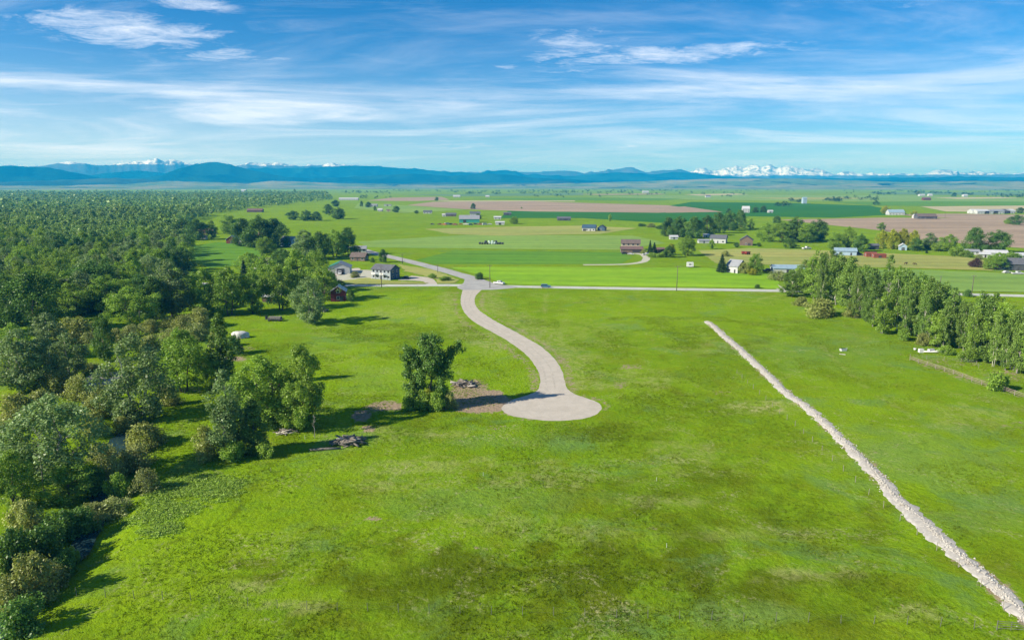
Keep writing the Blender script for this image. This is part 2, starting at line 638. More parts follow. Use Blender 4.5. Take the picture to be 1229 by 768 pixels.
dry[near] = np.maximum.reduce([
    ell_mask(xn, yn, [(915, 488, 50, 10, .9), (800, 600, 70, 8, .4), (530, 560, 130, 12, .38), (650, 575, 90, 12, .45), (700, 640, 110, 14, .32),
                      (600, 405, 60, 10, .45), (500, 520, 60, 8, .4), (350, 725, 60, 8, .6), (290, 705, 40, 8, .5), (1090, 735, 40, 9, .5),
                      (980, 690, 70, 8, .45), (760, 455, 40, 16, .40), (820, 545, 60, 20, .35), (900, 640, 80, 10, .25), (620, 625, 80, 8, .3),
                      (470, 580, 60, 8, .4), (1180, 500, 60, 14, .35), (870, 420, 60, 10, .22), (700, 395, 50, 14, .22), (480, 375, 60, 8, .35)], .8, 33),
    line_mask(xn, yn, [(586, 352), (590, 370), (640, 392), (690, 430), (700, 462)], 9, .45),
    line_mask(xn, yn, [(540, 352), (538, 380), (590, 420)], 7, .45),
    line_mask(xn, yn, [(905, 362), (930, 355), (985, 352)], 1.6, .5), line_mask(xn, yn, [(985, 415), (1010, 440), (1060, 480), (1105, 505)], 1.0, .45),
    line_mask(xn, yn, [(655, 352), (653, 385), (656, 420)], 1.2, .35),
])
LUSH = [(640, 690, 330, 46, 1.0), (930, 640, 130, 40, .6), (420, 690, 120, 30, .5), (860, 600, 190, 60, .55), (720, 520, 90, 14, .55), (1130, 640, 40, 16, .7),
                               (1075, 668, 60, 10, .5), (520, 505, 110, 12, .4), (380, 635, 50, 12, .6), (300, 590, 40, 16, .5), (90, 470, 120, 60, .3),
                               (560, 735, 300, 30, .7), (700, 600, 200, 30, .35), (1000, 720, 160, 40, .5), (820, 480, 60, 26, .4), (860, 410, 90, 16, .35)]
lush[near] = np.maximum(ell_mask(xn, yn, LUSH, .9, 44), line_mask(xn, yn, [(345, 560), (300, 592), (285, 615), (262, 628), (225, 645), (190, 655)], .7, .9))
pale[near] = ell_mask(xn, yn, [(1110, 545, 130, 40, .65), (1000, 420, 110, 25, .45), (560, 600, 140, 18, .45), (890, 735, 90, 18, .6), (640, 530, 80, 9, .5),
                               (470, 455, 70, 18, .35), (1180, 620, 60, 30, .5), (400, 410, 60, 12, .3)], .9, 55)
fresh = np.zeros_like(X)
fresh[near] = ell_mask(xn, yn, [(470, 370, 110, 22, .9), (430, 440, 90, 40, .8), (600, 440, 60, 30, .6), (240, 650, 130, 60, .9), (350, 590, 100, 40, .6), (140, 720, 90, 40, .8), (900, 375, 220, 22, .5), (1000, 470, 150, 50, .5), (1080, 560, 150, 70, .5), (1120, 450, 120, 30, .5), (760, 380, 160, 26, .6), (60, 470, 120, 60, .6)], .9, 66)
nx, ny = len(gx_), len(gy_)
ii = (np.arange(ny - 1)[:, None] * nx + np.arange(nx - 1)[None, :]).ravel()
F = np.stack([ii, ii + 1, ii + nx + 1, ii + nx], 1)


def ground_mat():
    m = bpy.data.materials.new('meadow')
    m.use_nodes = True
    nt = N(m.node_tree)
    b = principled(nt)
    t = nt.n('ShaderNodeTexCoord')
    P = t.outputs['Object']

    def at_(nm):
        a = nt.n('ShaderNodeAttribute'); a.attribute_name = nm
        return a.outputs['Fac']
    big = nt.ramp(nt.noise(P, .012, 5, .6, .4), .35, .68)
    med = nt.ramp(nt.noise(nt.mapping(P, (1, .75, 1)), .055, 6, .62, .8), .36, .66)
    sml = nt.ramp(nt.noise(P, .32, 6, .65, .5), .34, .68)
    fin = nt.noise(P, 2.2, 5, .7)
    vfi = nt.noise(P, 7.0, 3, .7)
    c = nt.mix(big, (.192, .322, .009), (.138, .268, .008))
    bnd = nt.ramp(nt.noise(nt.mapping(P, (.22, 1.5, 1), (5, 9, 0)), .022, 7, .65, .6), .38, .64)
    c = nt.mix(nt.math('MULTIPLY', bnd, .42), c, (.115, .220, .010))
    c = nt.mix(nt.math('MULTIPLY', at_('fresh'), .75), c, (.215, .350, .008))
    c = nt.mix(nt.math('MULTIPLY', nt.math('MULTIPLY', med, .55), nt.math('SUBTRACT', 1.0, nt.math('MULTIPLY', at_('fresh'), .6))), c, (.120, .215, .007))
    c = nt.mix(nt.math('MULTIPLY', sml, .35), c, (.235, .315, .012))
    # dull olive grass in broken patches
    mot = nt.noise(nt.mapping(P, (1, 1, 1), (13, 57, 0)), .11, 9, .68, .4)
    lm = nt.math('ADD', at_('lush'), nt.math('MULTIPLY', nt.math('SUBTRACT', mot, .5), 3.0))
    lm = nt.math('SUBTRACT', lm, nt.math('MULTIPLY', at_('fresh'), .3))
    lm = nt.ramp(lm, .0, 1.15)
    c = nt.mix(nt.math('MULTIPLY', lm, .80), c, (.076, .104, .004))
    brn = nt.ramp(nt.noise(nt.mapping(P, (1, 1, 1), (31, 5, 0)), .075, 10, .74, .7), .47, .66)
    c = nt.mix(nt.math('MULTIPLY', nt.math('MULTIPLY', brn, .62), nt.math('SUBTRACT', 1.0, nt.math('MULTIPLY', at_('fresh'), .7))), c, (.160, .200, .010))
    # cool bluish-green grass
    cool = nt.ramp(nt.noise(nt.mapping(P, (1, 1, 1), (40, 7, 0)), .06, 9, .68, .6), .53, .66)
    c = nt.mix(nt.math('MULTIPLY', cool, .55), c, (.125, .235, .065))
    c = nt.mix(nt.math('MULTIPLY', at_('pale'), nt.math('ADD', .4, nt.math('MULTIPLY', med, .5))), c, (.165, .275, .065))
    # straw showing through
    dr = nt.math('MULTIPLY', at_('dry'), nt.ramp(nt.noise(P, .40, 9, .72, .6), .40, .60))
    c = nt.mix(dr, c, (.36, .36, .14))
    sp = nt.ramp(nt.noise(nt.mapping(P, (1, 1, 1), (9, 3, 0)), .16, 9, .72, .9), .63, .74)
    c = nt.mix(nt.math('MULTIPLY', sp, .55), c, (.30, .31, .11))
    # fine dry flecks gathered in loose trails
    tr_ = nt.ramp(nt.noise(nt.mapping(P, (1, 1, 1), (3, 88, 0)), .07, 8, .7, 1.6), .50, .64)
    fl = nt.ramp(nt.noise(P, 1.5, 6, .75, .4), .49, .62)
    c = nt.mix(nt.math('MULTIPLY', nt.math('MULTIPLY', tr_, fl), .72), c, (.37, .36, .17))
    gy = nt.ramp(nt.noise(nt.mapping(P, (1, 1, 1), (51, 18, 0)), .5, 8, .74, .6), .56, .70)
    c = nt.mix(nt.math('MULTIPLY', gy, .5), c, (.085, .150, .012))
    # dark weedy spots
    wd = nt.ramp(nt.noise(nt.mapping(P, (1, 1, 1), (70, 23, 0)), .22, 9, .74, .7), .59, .68)
    c = nt.mix(nt.math('MULTIPLY', wd, .55), c, (.050, .120, .010))
    f3 = nt.math('ADD', .60, nt.math('MULTIPLY', fin, .82))
    f3 = nt.math('MULTIPLY', f3, nt.math('ADD', .72, nt.math('MULTIPLY', vfi, .56)))
    vm = nt.n('ShaderNodeVectorMath', operation='SCALE')
    nt.l(c, vm.inputs[0]); nt.l(f3, vm.inputs['Scale'])
    so = nt.mix(nt.noise(P, .9, 6, .7), (.25, .18, .115), (.40, .315, .225))
    drn = nt.noise(nt.mapping(P, (1, 1, 1), (7, 7, 0)), .8, 9, .75, .5)
    dmask = nt.ramp(nt.math('ADD', at_('dirt'), nt.math('MULTIPLY', nt.math('SUBTRACT', drn, .5), 2.4)), .38, .72)
    c2 = nt.mix(dmask, vm.outputs[0], so)
    nt.l(c2, b.inputs['Base Color'])
    b.inputs['Roughness'].default_value = .95
    b.inputs['Specular IOR Level'].default_value = .0
    bp = nt.n('ShaderNodeBump')
    bp.inputs['Strength'].default_value = 1.0
    bp.inputs['Distance'].default_value = .5
    hsum = nt.math('ADD', nt.noise(P, 1.1, 6, .65), nt.math('MULTIPLY', vfi, .35))
    nt.l(hsum, bp.inputs['Height'])
    nt.l(bp.outputs[0], b.inputs['Normal'])
    return m


GROUND_M = ground_mat()
ground = link('ground', np_mesh('ground', np.stack([X, Y, Z], 1), F, GROUND_M, {'dirt': dirt, 'dry': dry, 'lush': lush, 'pale': pale, 'fresh': fresh}, True))
tag(ground, 'wide green meadow of mown pasture grass', kind='structure')


# ------------------------------------------------------------------ flat sheets: roads and fields
def sheet(name, pts, material, z, kind='structure', label=None, jit=0.0, sub=1):
    P = np.array(pts, float)
    if sub > 1:
        Q = []
        for i in range(len(P)):
            a, b = P[i], P[(i + 1) % len(P)]
            for k in range(sub):
                Q.append(a + (b - a) * k / sub)
        P = np.array(Q)
    if jit:
        P = P + np.stack([fbm(P[:, 0] / 1.7, P[:, 1] / 1.7, 61, 3) - .5, fbm(P[:, 0] / 1.7, P[:, 1] / 1.7, 67, 3) - .5], 1) * 2 * jit
    bm = bmesh.new()
    vs = [bm.verts.new((x, y, z)) for x, y in P]
    es = [bm.edges.new((vs[i], vs[(i + 1) % len(vs)])) for i in range(len(vs))]
    bmesh.ops.triangle_fill(bm, edges=es, use_beauty=True)
    bmesh.ops.recalc_face_normals(bm, faces=bm.faces[:])
    for f in bm.faces:
        if f.normal.z < 0: f.normal_flip()
    me = bpy.data.meshes.new(name)
    bm.to_mesh(me); bm.free()
    return tag(link(name, me, material), label, kind=kind)


def px_sheet(name, pxs, material, z, label=None, smooth=False, jit=0.0, sub=1, n=6):
    P = polyline(pxs)
    if smooth:
        P = smooth_line(np.vstack([P, P[:1]]), n)[:-1]
    return sheet(name, P, material, z, label=label, jit=jit, sub=sub)


def strip(name, P, width, material, z, label=None, jit=0.0):
    P = np.asarray(P, float)
    T = np.gradient(P, axis=0)
    T = T / np.linalg.norm(T, axis=1)[:, None]
    Nn = np.stack([-T[:, 1], T[:, 0]], 1)
    wd = np.full(len(P), width / 2) if np.isscalar(width) else np.asarray(width) / 2
    jl = (fbm(np.arange(len(P)) * .7, np.zeros(len(P)), 71, 3) - .5) * 2 * jit
    jr = (fbm(np.arange(len(P)) * .7, np.zeros(len(P)) + 9, 73, 3) - .5) * 2 * jit
    L_ = P + Nn * (wd + jl)[:, None]; R_ = P - Nn * (wd + jr)[:, None]
    V = np.vstack([np.c_[L_, np.full(len(P), z)], np.c_[R_, np.full(len(P), z)]])
    n = len(P); i = np.arange(n - 1)
    F_ = np.stack([i, i + n, i + n + 1, i + 1], 1)
    return tag(link(name, np_mesh(name, V, F_, material)), label, kind='structure')


def road_mat(name, c1, c2, scale=.5, fine=6.0):
    m = bpy.data.materials.new(name)
    m.use_nodes = True
    nt = N(m.node_tree); b = principled(nt)
    P = nt.n('ShaderNodeTexCoord').outputs['Object']
    a = nt.ramp(nt.noise(P, scale, 8, .72, .5), .38, .62)
    f = nt.noise(P, fine, 6, .75)
    c = nt.mix(a, c1, c2)
    vm = nt.n('ShaderNodeVectorMath', operation='SCALE')
    nt.l(c, vm.inputs[0]); nt.l(nt.math('ADD', .78, nt.math('MULTIPLY', f, .44)), vm.inputs['Scale'])
    nt.l(vm.outputs[0], b.inputs['Base Color'])
    b.inputs['Roughness'].default_value = .95
    b.inputs['Specular IOR Level'].default_value = .1
    bp = nt.n('ShaderNodeBump'); bp.inputs['Strength'].default_value = .4; bp.inputs['Distance'].default_value = .04
    nt.l(f, bp.inputs['Height']); nt.l(bp.outputs[0], b.inputs['Normal'])
    return m


GRAVEL = road_mat('gravel_beige', (.40, .36, .30), (.455, .41, .345), .35, 3.5)
ASPH = road_mat('asphalt_grey', (.30, .295, .28), (.36, .355, .335), .2)
CHIP = road_mat('chipseal_pale', (.40, .41, .36), (.47, .48, .42), .2)
TRACK = road_mat('track_pale', (.45, .43, .35), (.38, .38, .28), .4)

road_px = [(556, 346), (553, 358), (555, 371), (566, 384), (584, 395), (606, 407), (626, 421), (639, 434), (647, 448), (648, 459), (645, 468),
           (636, 473), (620, 478), (607, 484), (602, 490), (609, 497), (632, 502), (664, 505), (695, 503), (714, 498), (722, 490), (718, 483),
           (705, 478), (690, 473), (681, 466), (677, 455), (674, 444), (665, 430), (648, 415), (622, 400), (594, 385), (576, 373), (570, 364),
           (571, 355), (578, 346)]
px_sheet('gravel_road', road_px, GRAVEL, .012, 'winding beige gravel road ending in a rounded turnaround', True, .22, 2, 8)

RUT = road_mat('gravel_rut', (.365, .33, .275), (.44, .40, .335), .5, 4.0)
mid_s = smooth_line(polyline([(567, 348), (562, 363), (572, 379), (605, 397), (637, 418), (656, 438), (662, 455), (664, 468)]), 8)
mt_ = np.gradient(mid_s, axis=0); mt_ /= np.linalg.norm(mt_, axis=1)[:, None]
for off_ in (-1.6, .5):
    strip('wheel_rut', mid_s + np.stack([-mt_[:, 1], mt_[:, 0]], 1) * off_, .55, RUT, .017, 'faint compacted wheel rut along the gravel road', .16)
county = smooth_line(polyline([(120, 339), (330, 341.5), (410, 342.5), (480, 342.6), (545, 342.4), (620, 344), (760, 346.3), (935, 349), (1050, 351.5), (1140, 353), (1229, 355), (1420, 359)]), 10)
strip('county_road', county, 7.4, CHIP, .022, 'straight pale county road crossing the pasture', .5)
diag = smooth_line(polyline([(588, 343), (562, 333), (520, 321), (480, 311), (450, 304), (436, 300), (420, 296)]), 10)
strip('side_road', diag, np.linspace(9.5, 8.0, len(diag)), ASPH, .030, 'grey paved road running diagonally off behind the houses', .4)
px_sheet('junction_pavement', [(548, 345), (556, 340), (560, 334), (578, 337), (594, 341), (622, 344.5), (600, 347.3), (580, 348), (556, 348)], ASPH, .038, 'grey paved junction where the roads meet', True, .2)
px_sheet('driveway', [(494, 331), (514, 333), (522, 337), (524, 341.5), (512, 341.5), (508, 338), (490, 336.5), (478, 336)], GRAVEL, .016, 'gravel driveway beside the blue house', True, .3)
px_sheet('yard', [(396, 331), (432, 324), (458, 327), (448, 334), (430, 337), (405, 341), (390, 338)], TRACK, .014, 'bare yard in front of the white shop', True, .4)
px_sheet('gravel_yard', [(388, 330), (425, 322), (432, 324), (412, 329), (400, 333)], GRAVEL, .020, 'gravel apron of the white shop', True, .3)
loop = smooth_line(polyline([(762, 304), (772, 306), (776, 310), (772, 314), (760, 316.4), (740, 317.5), (700, 317.8)]), 8)
strip('curved_driveway', loop, 5.0, TRACK, .016, 'pale curved driveway leading to the tan house', .5)
for dx_ in (-1.3, 1.3):
    lane = smooth_line(polyline([(914, 331), (925, 339), (940, 348.5)]), 10) + np.array([dx_, 0])
    strip('wheel_track', lane, 1.5, TRACK, .018, ('left' if dx_ < 0 else 'right') + ' wheel track of the drive beside the grove', .2)
CORRAL_M = road_mat('corral_soil', (.34, .25, .16), (.42, .33, .21), .08, 1.0)
px_sheet('corral_dirt', [(920, 306), (940, 304.5), (1000, 304.2), (1075, 307), (1070, 311), (1030, 310.5), (1000, 307.5), (950, 307.5)], CORRAL_M, .11, 'bare reddish dirt of the corral', True, .8, 3)
px_sheet('corral_dirt', [(914, 311), (940, 309.6), (1000, 309.8), (1005, 313), (960, 313.8), (925, 313.4)], CORRAL_M, .12, 'pale dirt strip in front of the corral', True, .8, 3)


def field_mat(name, c1, c2, stretch=(.004, .03, 1), rot=0.0, fine=.12):
    m = bpy.data.materials.new(name)
    m.use_nodes = True
    nt = N(m.node_tree); b = principled(nt)
    P = nt.n('ShaderNodeTexCoord').outputs['Object']
    a = nt.ramp(nt.noise(nt.mapping(P, stretch, (3, 5, 0), (0, 0, rot)), 1.0, 6, .6, .4), .35, .65)
    f = nt.noise(P, fine, 5, .65)
    c = nt.mix(a, c1, c2)
    vm = nt.n('ShaderNodeVectorMath', operation='SCALE')
    sp_ = nt.n('ShaderNodeSeparateXYZ'); nt.l(nt.mapping(P, (1, 1, 1), (0, 0, 0), (0, 0, R(7) + rot)), sp_.inputs[0])
    row = nt.math('SINE', nt.math('MULTIPLY', nt.math('ADD', sp_.outputs[1], nt.math('MULTIPLY', a, 3.0)), .33))
    blot = nt.noise(nt.mapping(P, (.4, 1.2, 1), (17, 2, 0)), .014, 7, .66)
    k_ = nt.math('ADD', nt.math('ADD', .42, nt.math('MULTIPLY', f, .5)), nt.math('ADD', nt.math('MULTIPLY', row, .055), nt.math('MULTIPLY', blot, .66)))
    nt.l(c, vm.inputs[0]); nt.l(k_, vm.inputs['Scale'])
    nt.l(vm.outputs[0], b.inputs['Base Color'])
    b.inputs['Roughness'].default_value = 1.0
    b.inputs['Specular IOR Level'].default_value = .05
    return m


F_PLOUGH = field_mat('field_ploughed', (.345, .262, .18), (.275, .208, .145), rot=.1)
F_TAN = field_mat('field_tan', (.44, .38, .22), (.36, .33, .19))
F_DARK = field_mat('field_dark_crop', (.028, .125, .012), (.040, .145, .018))
F_MID = field_mat('field_mid', (.085, .205, .018), (.115, .235, .02))
F_BRIGHT = field_mat('field_bright', (.200, .345, .016), (.160, .310, .014), (.012, .06, 1))
F_DRY = field_mat('field_dry', (.30, .30, .085), (.24, .28, .07))
F_LIGHT = field_mat('field_light', (.16, .27, .055), (.20, .30, .06))
F_TEAL = field_mat('field_cool', (.10, .20, .075), (.14, .22, .085))

zf = [0.06]


def field(name, pxs, m, label):
    zf[0] += .006
    px_sheet(name, pxs, m, zf[0], label, False, 1.6, 14)


field('hay_field', [(540, 321), (620, 320), (850, 322), (935, 330), (935, 346), (760, 343.6), (625, 341.8), (600, 340), (585, 333)], F_BRIGHT, 'bright yellow-green hay field just beyond the county road')
field('pasture_band', [(500, 312), (545, 300.5), (745, 303), (760, 309), (745, 317), (540, 317.2), (520, 317)], F_MID, 'darker green pasture band beyond the hay field')
field('pasture_band', [(430, 290), (560, 282), (760, 283), (800, 292), (740, 300), (520, 298), (440, 297)], F_LIGHT, 'lighter pasture band below the far farmyard')
field('dry_pasture', [(510, 275), (620, 272), (700, 271), (765, 274), (720, 281), (600, 283), (540, 281)], F_DRY, 'dry yellowish pasture in front of the far farmyard')
field('dark_crop_field', [(610, 253), (700, 252.5), (862, 256.5), (900, 261), (800, 268), (700, 262), (600, 262)], F_DARK, 'deep green crop field beyond the far farmyard')
field('dark_crop_field', [(830, 242.5), (950, 244), (1045, 247), (1090, 257), (1000, 261.5), (850, 259), (780, 251)], F_DARK, 'deep green crop field behind the middle tree belt')
field('ploughed_field', [(488, 246.5), (520, 242.3), (640, 242), (800, 246.5), (850, 253), (790, 255.5), (640, 254), (560, 251.5)], F_PLOUGH, 'brown ploughed strip across the middle plain')
field('tan_strip', [(520, 241), (690, 240.8), (690, 242), (540, 242)], F_TAN, 'thin tan strip beyond the ploughed strip')
field('ploughed_field', [(440, 241), (470, 237.5), (530, 236.5), (540, 240), (500, 241.5)], F_PLOUGH, 'small brown field far off to the left of the plain')
field('ploughed_field', [(935, 264), (1060, 261.5), (1229, 262), (1420, 266), (1420, 300), (1229, 298), (1110, 289), (1060, 277)], F_PLOUGH, 'wide brown ploughed field on the right')
field('ploughed_field', [(1075, 257.5), (1150, 256.5), (1229, 258), (1420, 260), (1400, 264.5), (1229, 264), (1150, 262), (1100, 260)], F_PLOUGH, 'narrow brown field below the white sheds')
field('stubble_field', [(1105, 248), (1229, 247), (1420, 249), (1420, 253.5), (1200, 255), (1135, 254)], F_TAN, 'tan stubble field behind the white sheds')
field('ploughed_field', [(780, 250.5), (822, 248), (868, 254.5), (800, 255.5)], F_PLOUGH, 'brown wedge at the foot of the dark crop field')
field('dry_pasture', [(1000, 309), (1060, 304), (1150, 308), (1210, 316), (1190, 325), (1100, 322), (1000, 320)], F_DRY, 'dry yellow pasture behind the grove')
field('dry_pasture', [(838, 301), (900, 298), (1000, 301), (1030, 308), (1000, 318), (960, 322), (930, 318), (860, 316.5)], F_DRY, 'dry pasture round the corral')
field('dry_verge', [(478, 317.5), (520, 324), (552, 336.5), (545, 340.2), (526, 340.6), (522, 335), (500, 329), (486, 326)], F_DRY, 'dry weedy wedge between the two roads')
field('dry_verge', [(402, 338.5), (440, 333.5), (470, 337.5), (516, 339.5), (510, 341.2), (420, 341.2)], F_DRY, 'dry grass in front of the blue house')
field('green_pasture', [(985, 324), (1100, 324), (1229, 329), (1420, 334), (1420, 351), (1229, 351), (1010, 348.5)], F_LIGHT, 'pale green pasture behind the grove beside the road')
field('far_pasture', [(700, 236), (900, 234), (1100, 235), (1229, 238), (1400, 240), (1400, 245), (1229, 245), (1040, 242), (830, 240)], F_LIGHT, 'light green pasture far across the plain')
field('far_pasture', [(480, 234), (700, 231.5), (700, 234.5), (560, 235.8)], F_TEAL, 'cool green pasture near the foothills in the middle')
field('far_pasture', [(1040, 231), (1229, 231), (1400, 232), (1400, 235), (1229, 235), (1060, 233.5)], F_TEAL, 'cool green pasture near the foothills on the right')
field('tan_strip', [(820, 233.5), (880, 232.5), (900, 233.6), (840, 235)], F_TAN, 'thin tan strip near the right foothills')
field('far_pasture', [(560, 238.2), (700, 237.4), (820, 238.6), (790, 241), (640, 240.4)], F_MID, 'green strip beyond the thin tan strip')
field('stubble_field', [(900, 237.5), (1010, 236.8), (1050, 238.6), (960, 240)], F_DRY, 'pale dry field below the right foothills')
field('ploughed_field', [(690, 233.2), (790, 232.6), (800, 233.6), (720, 234.2)], F_PLOUGH, 'thin brown strip below the middle foothills')
field('dark_crop_field', [(1000, 243), (1120, 241.6), (1229, 242.4), (1380, 244), (1229, 247), (1090, 247.5), (1045, 246.6)], F_MID, 'green crop field behind the tan stubble field')
field('stubble_field', [(1120, 237.4), (1200, 236.8), (1229, 238), (1150, 239)], F_TAN, 'narrow tan strip far on the right plain')
field('far_pasture', [(430, 244), (486, 246.8), (560, 252), (480, 256), (425, 250)], F_LIGHT, 'light pasture left of the ploughed strip')
field('left_clearing', [(228, 296), (262, 291), (300, 294), (318, 304), (300, 318), (250, 322), (228, 312)], F_MID, 'green clearing before the red barn in the wood')

# stream and gravel bar
WATER = bpy.data.materials.new('stream_water'); WATER.use_nodes = True
nt = N(WATER.node_tree); b_ = principled(nt)
b_.inputs['Base Color'].default_value = (.02, .045, .05, 1); b_.inputs['Roughness'].default_value = .06
b_.inputs['Specular IOR Level'].default_value = .6
bp = nt.n('ShaderNodeBump'); bp.inputs['Strength'].default_value = .15
nt.l(nt.noise(nt.n('ShaderNodeTexCoord').outputs['Object'], 1.5, 3), bp.inputs['Height']); nt.l(bp.outputs[0], b_.inputs['Normal'])
strip('stream', STREAM, 3.4, WATER, -.80, 'small stream winding between the trees on the left', .8)
px_sheet('gravel_bar', [(98, 458), (112, 449), (138, 446), (152, 452), (150, 468), (134, 474), (112, 472)], road_mat('bar_gravel', (.24, .21, .19), (.33, .30, .27), .5, 4.0), .05, 'grey gravel bar on the stream bank', True, .5)


# ------------------------------------------------------------------ hills and mountains
def interp_prof(pts):
    xs, ys = zip(*pts)
    return lambda u: np.interp(u, xs, ys)


def range_mesh(name, prof, D, depth, m, label, ncol=760, nrow=26, u0=-420, u1=1650, rough=.55, wl=2600, seed=1, base=221.5, ridge_jit=0.0, kind='structure'):
    us = np.linspace(u0, u1, ncol)
    az = np.arctan((us - 614.5) / (FPX * math.cos(PITCH)))        # bearing
    top = prof(us) - ridge_jit * (ridged(us / 17, us * 0 + .37, seed + 5, 5) - .42)
    el = np.arctan((220.5 - top) / FPX * np.cos(az))
    hgt = np.maximum(CAM_H + np.tan(el) * D, 6)
    V = []
    for j in range(nrow):
        t = j / (nrow - 1)
        rr = D - depth * .62 + depth * t
        s = np.where(t < .62, t / .62, 1 - (t - .62) / .38)
        x, y = rr * np.sin(az), rr * np.cos(az)
        rd = ridged(x / wl, y / wl, seed, 5)
        k = np.clip(s, 0, 1) ** .85
        env = np.where(abs(t - .62) < .5 / (nrow - 1), 1.0, k * (1 - rough * (1 - k) * 1.1) * (1 - rough * .8 + rough * .9 * rd))
        z = np.minimum(hgt * env, hgt * 1.0) - 6 * (1 - k)
        V.append(np.stack([x, y, z], 1))
    V = np.vstack(V)
    i = (np.arange(nrow - 1)[:, None] * ncol + np.arange(ncol - 1)[None, :]).ravel()
    F_ = np.stack([i, i + 1, i + ncol + 1, i + ncol], 1)
    return tag(link(name, np_mesh(name, V, F_, m, smooth=True)), label, kind=kind)


def mtn_mat(name, low, low2, snow_z=None, snow_w=120, sc=.0007, woods=False):
    m = bpy.data.materials.new(name)
    m.use_nodes = True
    nt = N(m.node_tree); b = principled(nt)
    P = nt.n('ShaderNodeTexCoord').outputs['Object']
    f = nt.ramp(nt.noise(P, sc, 7, .62), .40, .62)
    c = nt.mix(f, low, low2)
    if woods:
        wd = nt.ramp(nt.noise(nt.mapping(P, (1, 1, 1), (4000, 900, 0)), .0021, 7, .68, .8), .57, .63)
        c = nt.mix(wd, c, (.012, .04, .03))
    if snow_z is not None:
        s = nt.n('ShaderNodeSeparateXYZ'); nt.l(P, s.inputs[0])
        n = nt.noise(nt.mapping(P, (1, .45, 1.6)), .0050, 9, .72)
        h = nt.math('ADD', s.outputs[2], nt.math('MULTIPLY', nt.math('SUBTRACT', n, .5), snow_w * 6.0))
        mk = nt.ramp(h, snow_z, snow_z + snow_w)
        rk = nt.ramp(nt.noise(nt.mapping(P, (1, .4, 1.3)), .0105, 6, .7, .6), .40, .56)
        mk = nt.math('MULTIPLY', mk, nt.math('ADD', .12, nt.math('MULTIPLY', rk, .88)))
        c = nt.mix(mk, c, (.72, .74, .78))
    nt.l(c, b.inputs['Base Color'])
    b.inputs['Roughness'].default_value = 1.0
    b.inputs['Specular IOR Level'].default_value = .0
    return m


far_prof = interp_prof([(-420, 208), (-150, 205), (0, 204), (60, 202), (85, 199), (105, 196.5), (130, 198.5), (150, 200), (172, 197.5), (185, 194.5), (195, 196), (207, 192),
                        (216, 196), (227, 193.5), (236, 197), (248, 199), (285, 201), (305, 199), (320, 196), (334, 198.5), (345, 195.5), (358, 198), (370, 200.5),
                        (390, 199), (410, 197.5), (430, 200), (470, 203), (560, 208), (640, 208.5), (655, 207.5), (680, 206.5), (700, 208), (720, 206), (735, 203.5), (750, 201.5),
                        (760, 204), (772, 207.5), (790, 206), (808, 204), (820, 205.5), (835, 203), (845, 205.5), (858, 204), (870, 201.5), (880, 203), (890, 199), (901, 203),
                        (912, 199.5), (921, 202.5), (933, 200.5), (945, 203.5), (955, 205.5), (965, 203.5), (975, 207.5), (985, 210), (1000, 206.5), (1012, 208.5), (1029, 209.5),
                        (1040, 209), (1060, 210.5), (1085, 210), (1095, 207.5), (1105, 205.5), (1115, 205), (1130, 208), (1140, 209), (1152, 205.5), (1165, 208), (1180, 210),
                        (1195, 208), (1207, 207), (1218, 209.5), (1240, 211), (1400, 208), (1650, 210)])
range_mesh('snow_mountains', lambda u: far_prof(u) + 12 * sstep(800, 870, u), 14500, 3800, mtn_mat('alpine_left', (.05, .065, .06), (.09, .10, .10), 382, 24, sc=.0016), 'blue mountain range with a few snowy peaks on the left horizon',
           700, 40, u0=-420, u1=900, rough=.5, wl=900, seed=4, ridge_jit=4.0)
range_mesh('snow_mountains', lambda u: far_prof(u) + 12 * (1 - sstep(775, 835, u)), 17000, 4600, mtn_mat('alpine_right', (.05, .065, .07), (.09, .10, .11), 214, 28, sc=.0016), 'jagged snow-capped mountain range on the right horizon',
           900, 44, u0=700, u1=1650, rough=.55, wl=850, seed=6, ridge_jit=5.0)
front_prof = interp_prof([(-420, 203), (-100, 202), (0, 202), (40, 200.5), (80, 201.5), (100, 206), (125, 211), (150, 208), (185, 206), (215, 208), (235, 202), (252, 198), (272, 201.5),
                          (290, 202.5), (306, 203), (330, 202.5), (360, 203.5), (395, 201.5), (440, 200), (470, 201.5), (500, 203), (540, 206.5), (572, 209), (590, 205.5), (608, 204.5),
                          (622, 207.5), (632, 210.5), (638, 209), (650, 211), (690, 212), (720, 209.5), (740, 208), (762, 208.5), (775, 210.5), (800, 207.5), (825, 208), (850, 212),
                          (900, 214), (980, 215), (1060, 214), (1110, 213), (1160, 213), (1229, 214), (1400, 213), (1650, 213)])
FOREST_M = mtn_mat('forest_slopes', (.004, .030, .026), (.014, .060, .040), sc=.0022)
range_mesh('forest_mountains', front_prof, 12500, 3000, FOREST_M, 'dark forested mountain range below the snowy peaks',
           800, 36, rough=.75, wl=1000, seed=12, ridge_jit=2.5)
near_prof = interp_prof([(-420, 208), (-100, 204), (0, 203), (40, 201), (80, 202), (100, 206), (125, 211), (150, 216), (185, 215), (212, 211), (235, 203), (254, 198), (272, 195.8), (290, 198), (306, 203),
                         (332, 209), (352, 213), (390, 215), (440, 212), (500, 209), (540, 212), (590, 209), (640, 214), (700, 217), (780, 218), (860, 219), (1000, 217), (1100, 216), (1229, 217), (1650, 217)])
range_mesh('forest_mountains', near_prof, 10200, 2200, FOREST_M, 'nearer rounded forested hills with a broad dome on the left horizon',
           800, 30, rough=.75, wl=800, seed=15, ridge_jit=1.5)
mid_prof = interp_prof([(-420, 219), (0, 219.5), (60, 218), (120, 215.5), (160, 214), (200, 216), (240, 219), (300, 219.5), (420, 220), (640, 220), (656, 217), (672, 217.5), (690, 219.5),
                        (900, 219), (1000, 218), (1060, 219), (1229, 217), (1650, 217)])
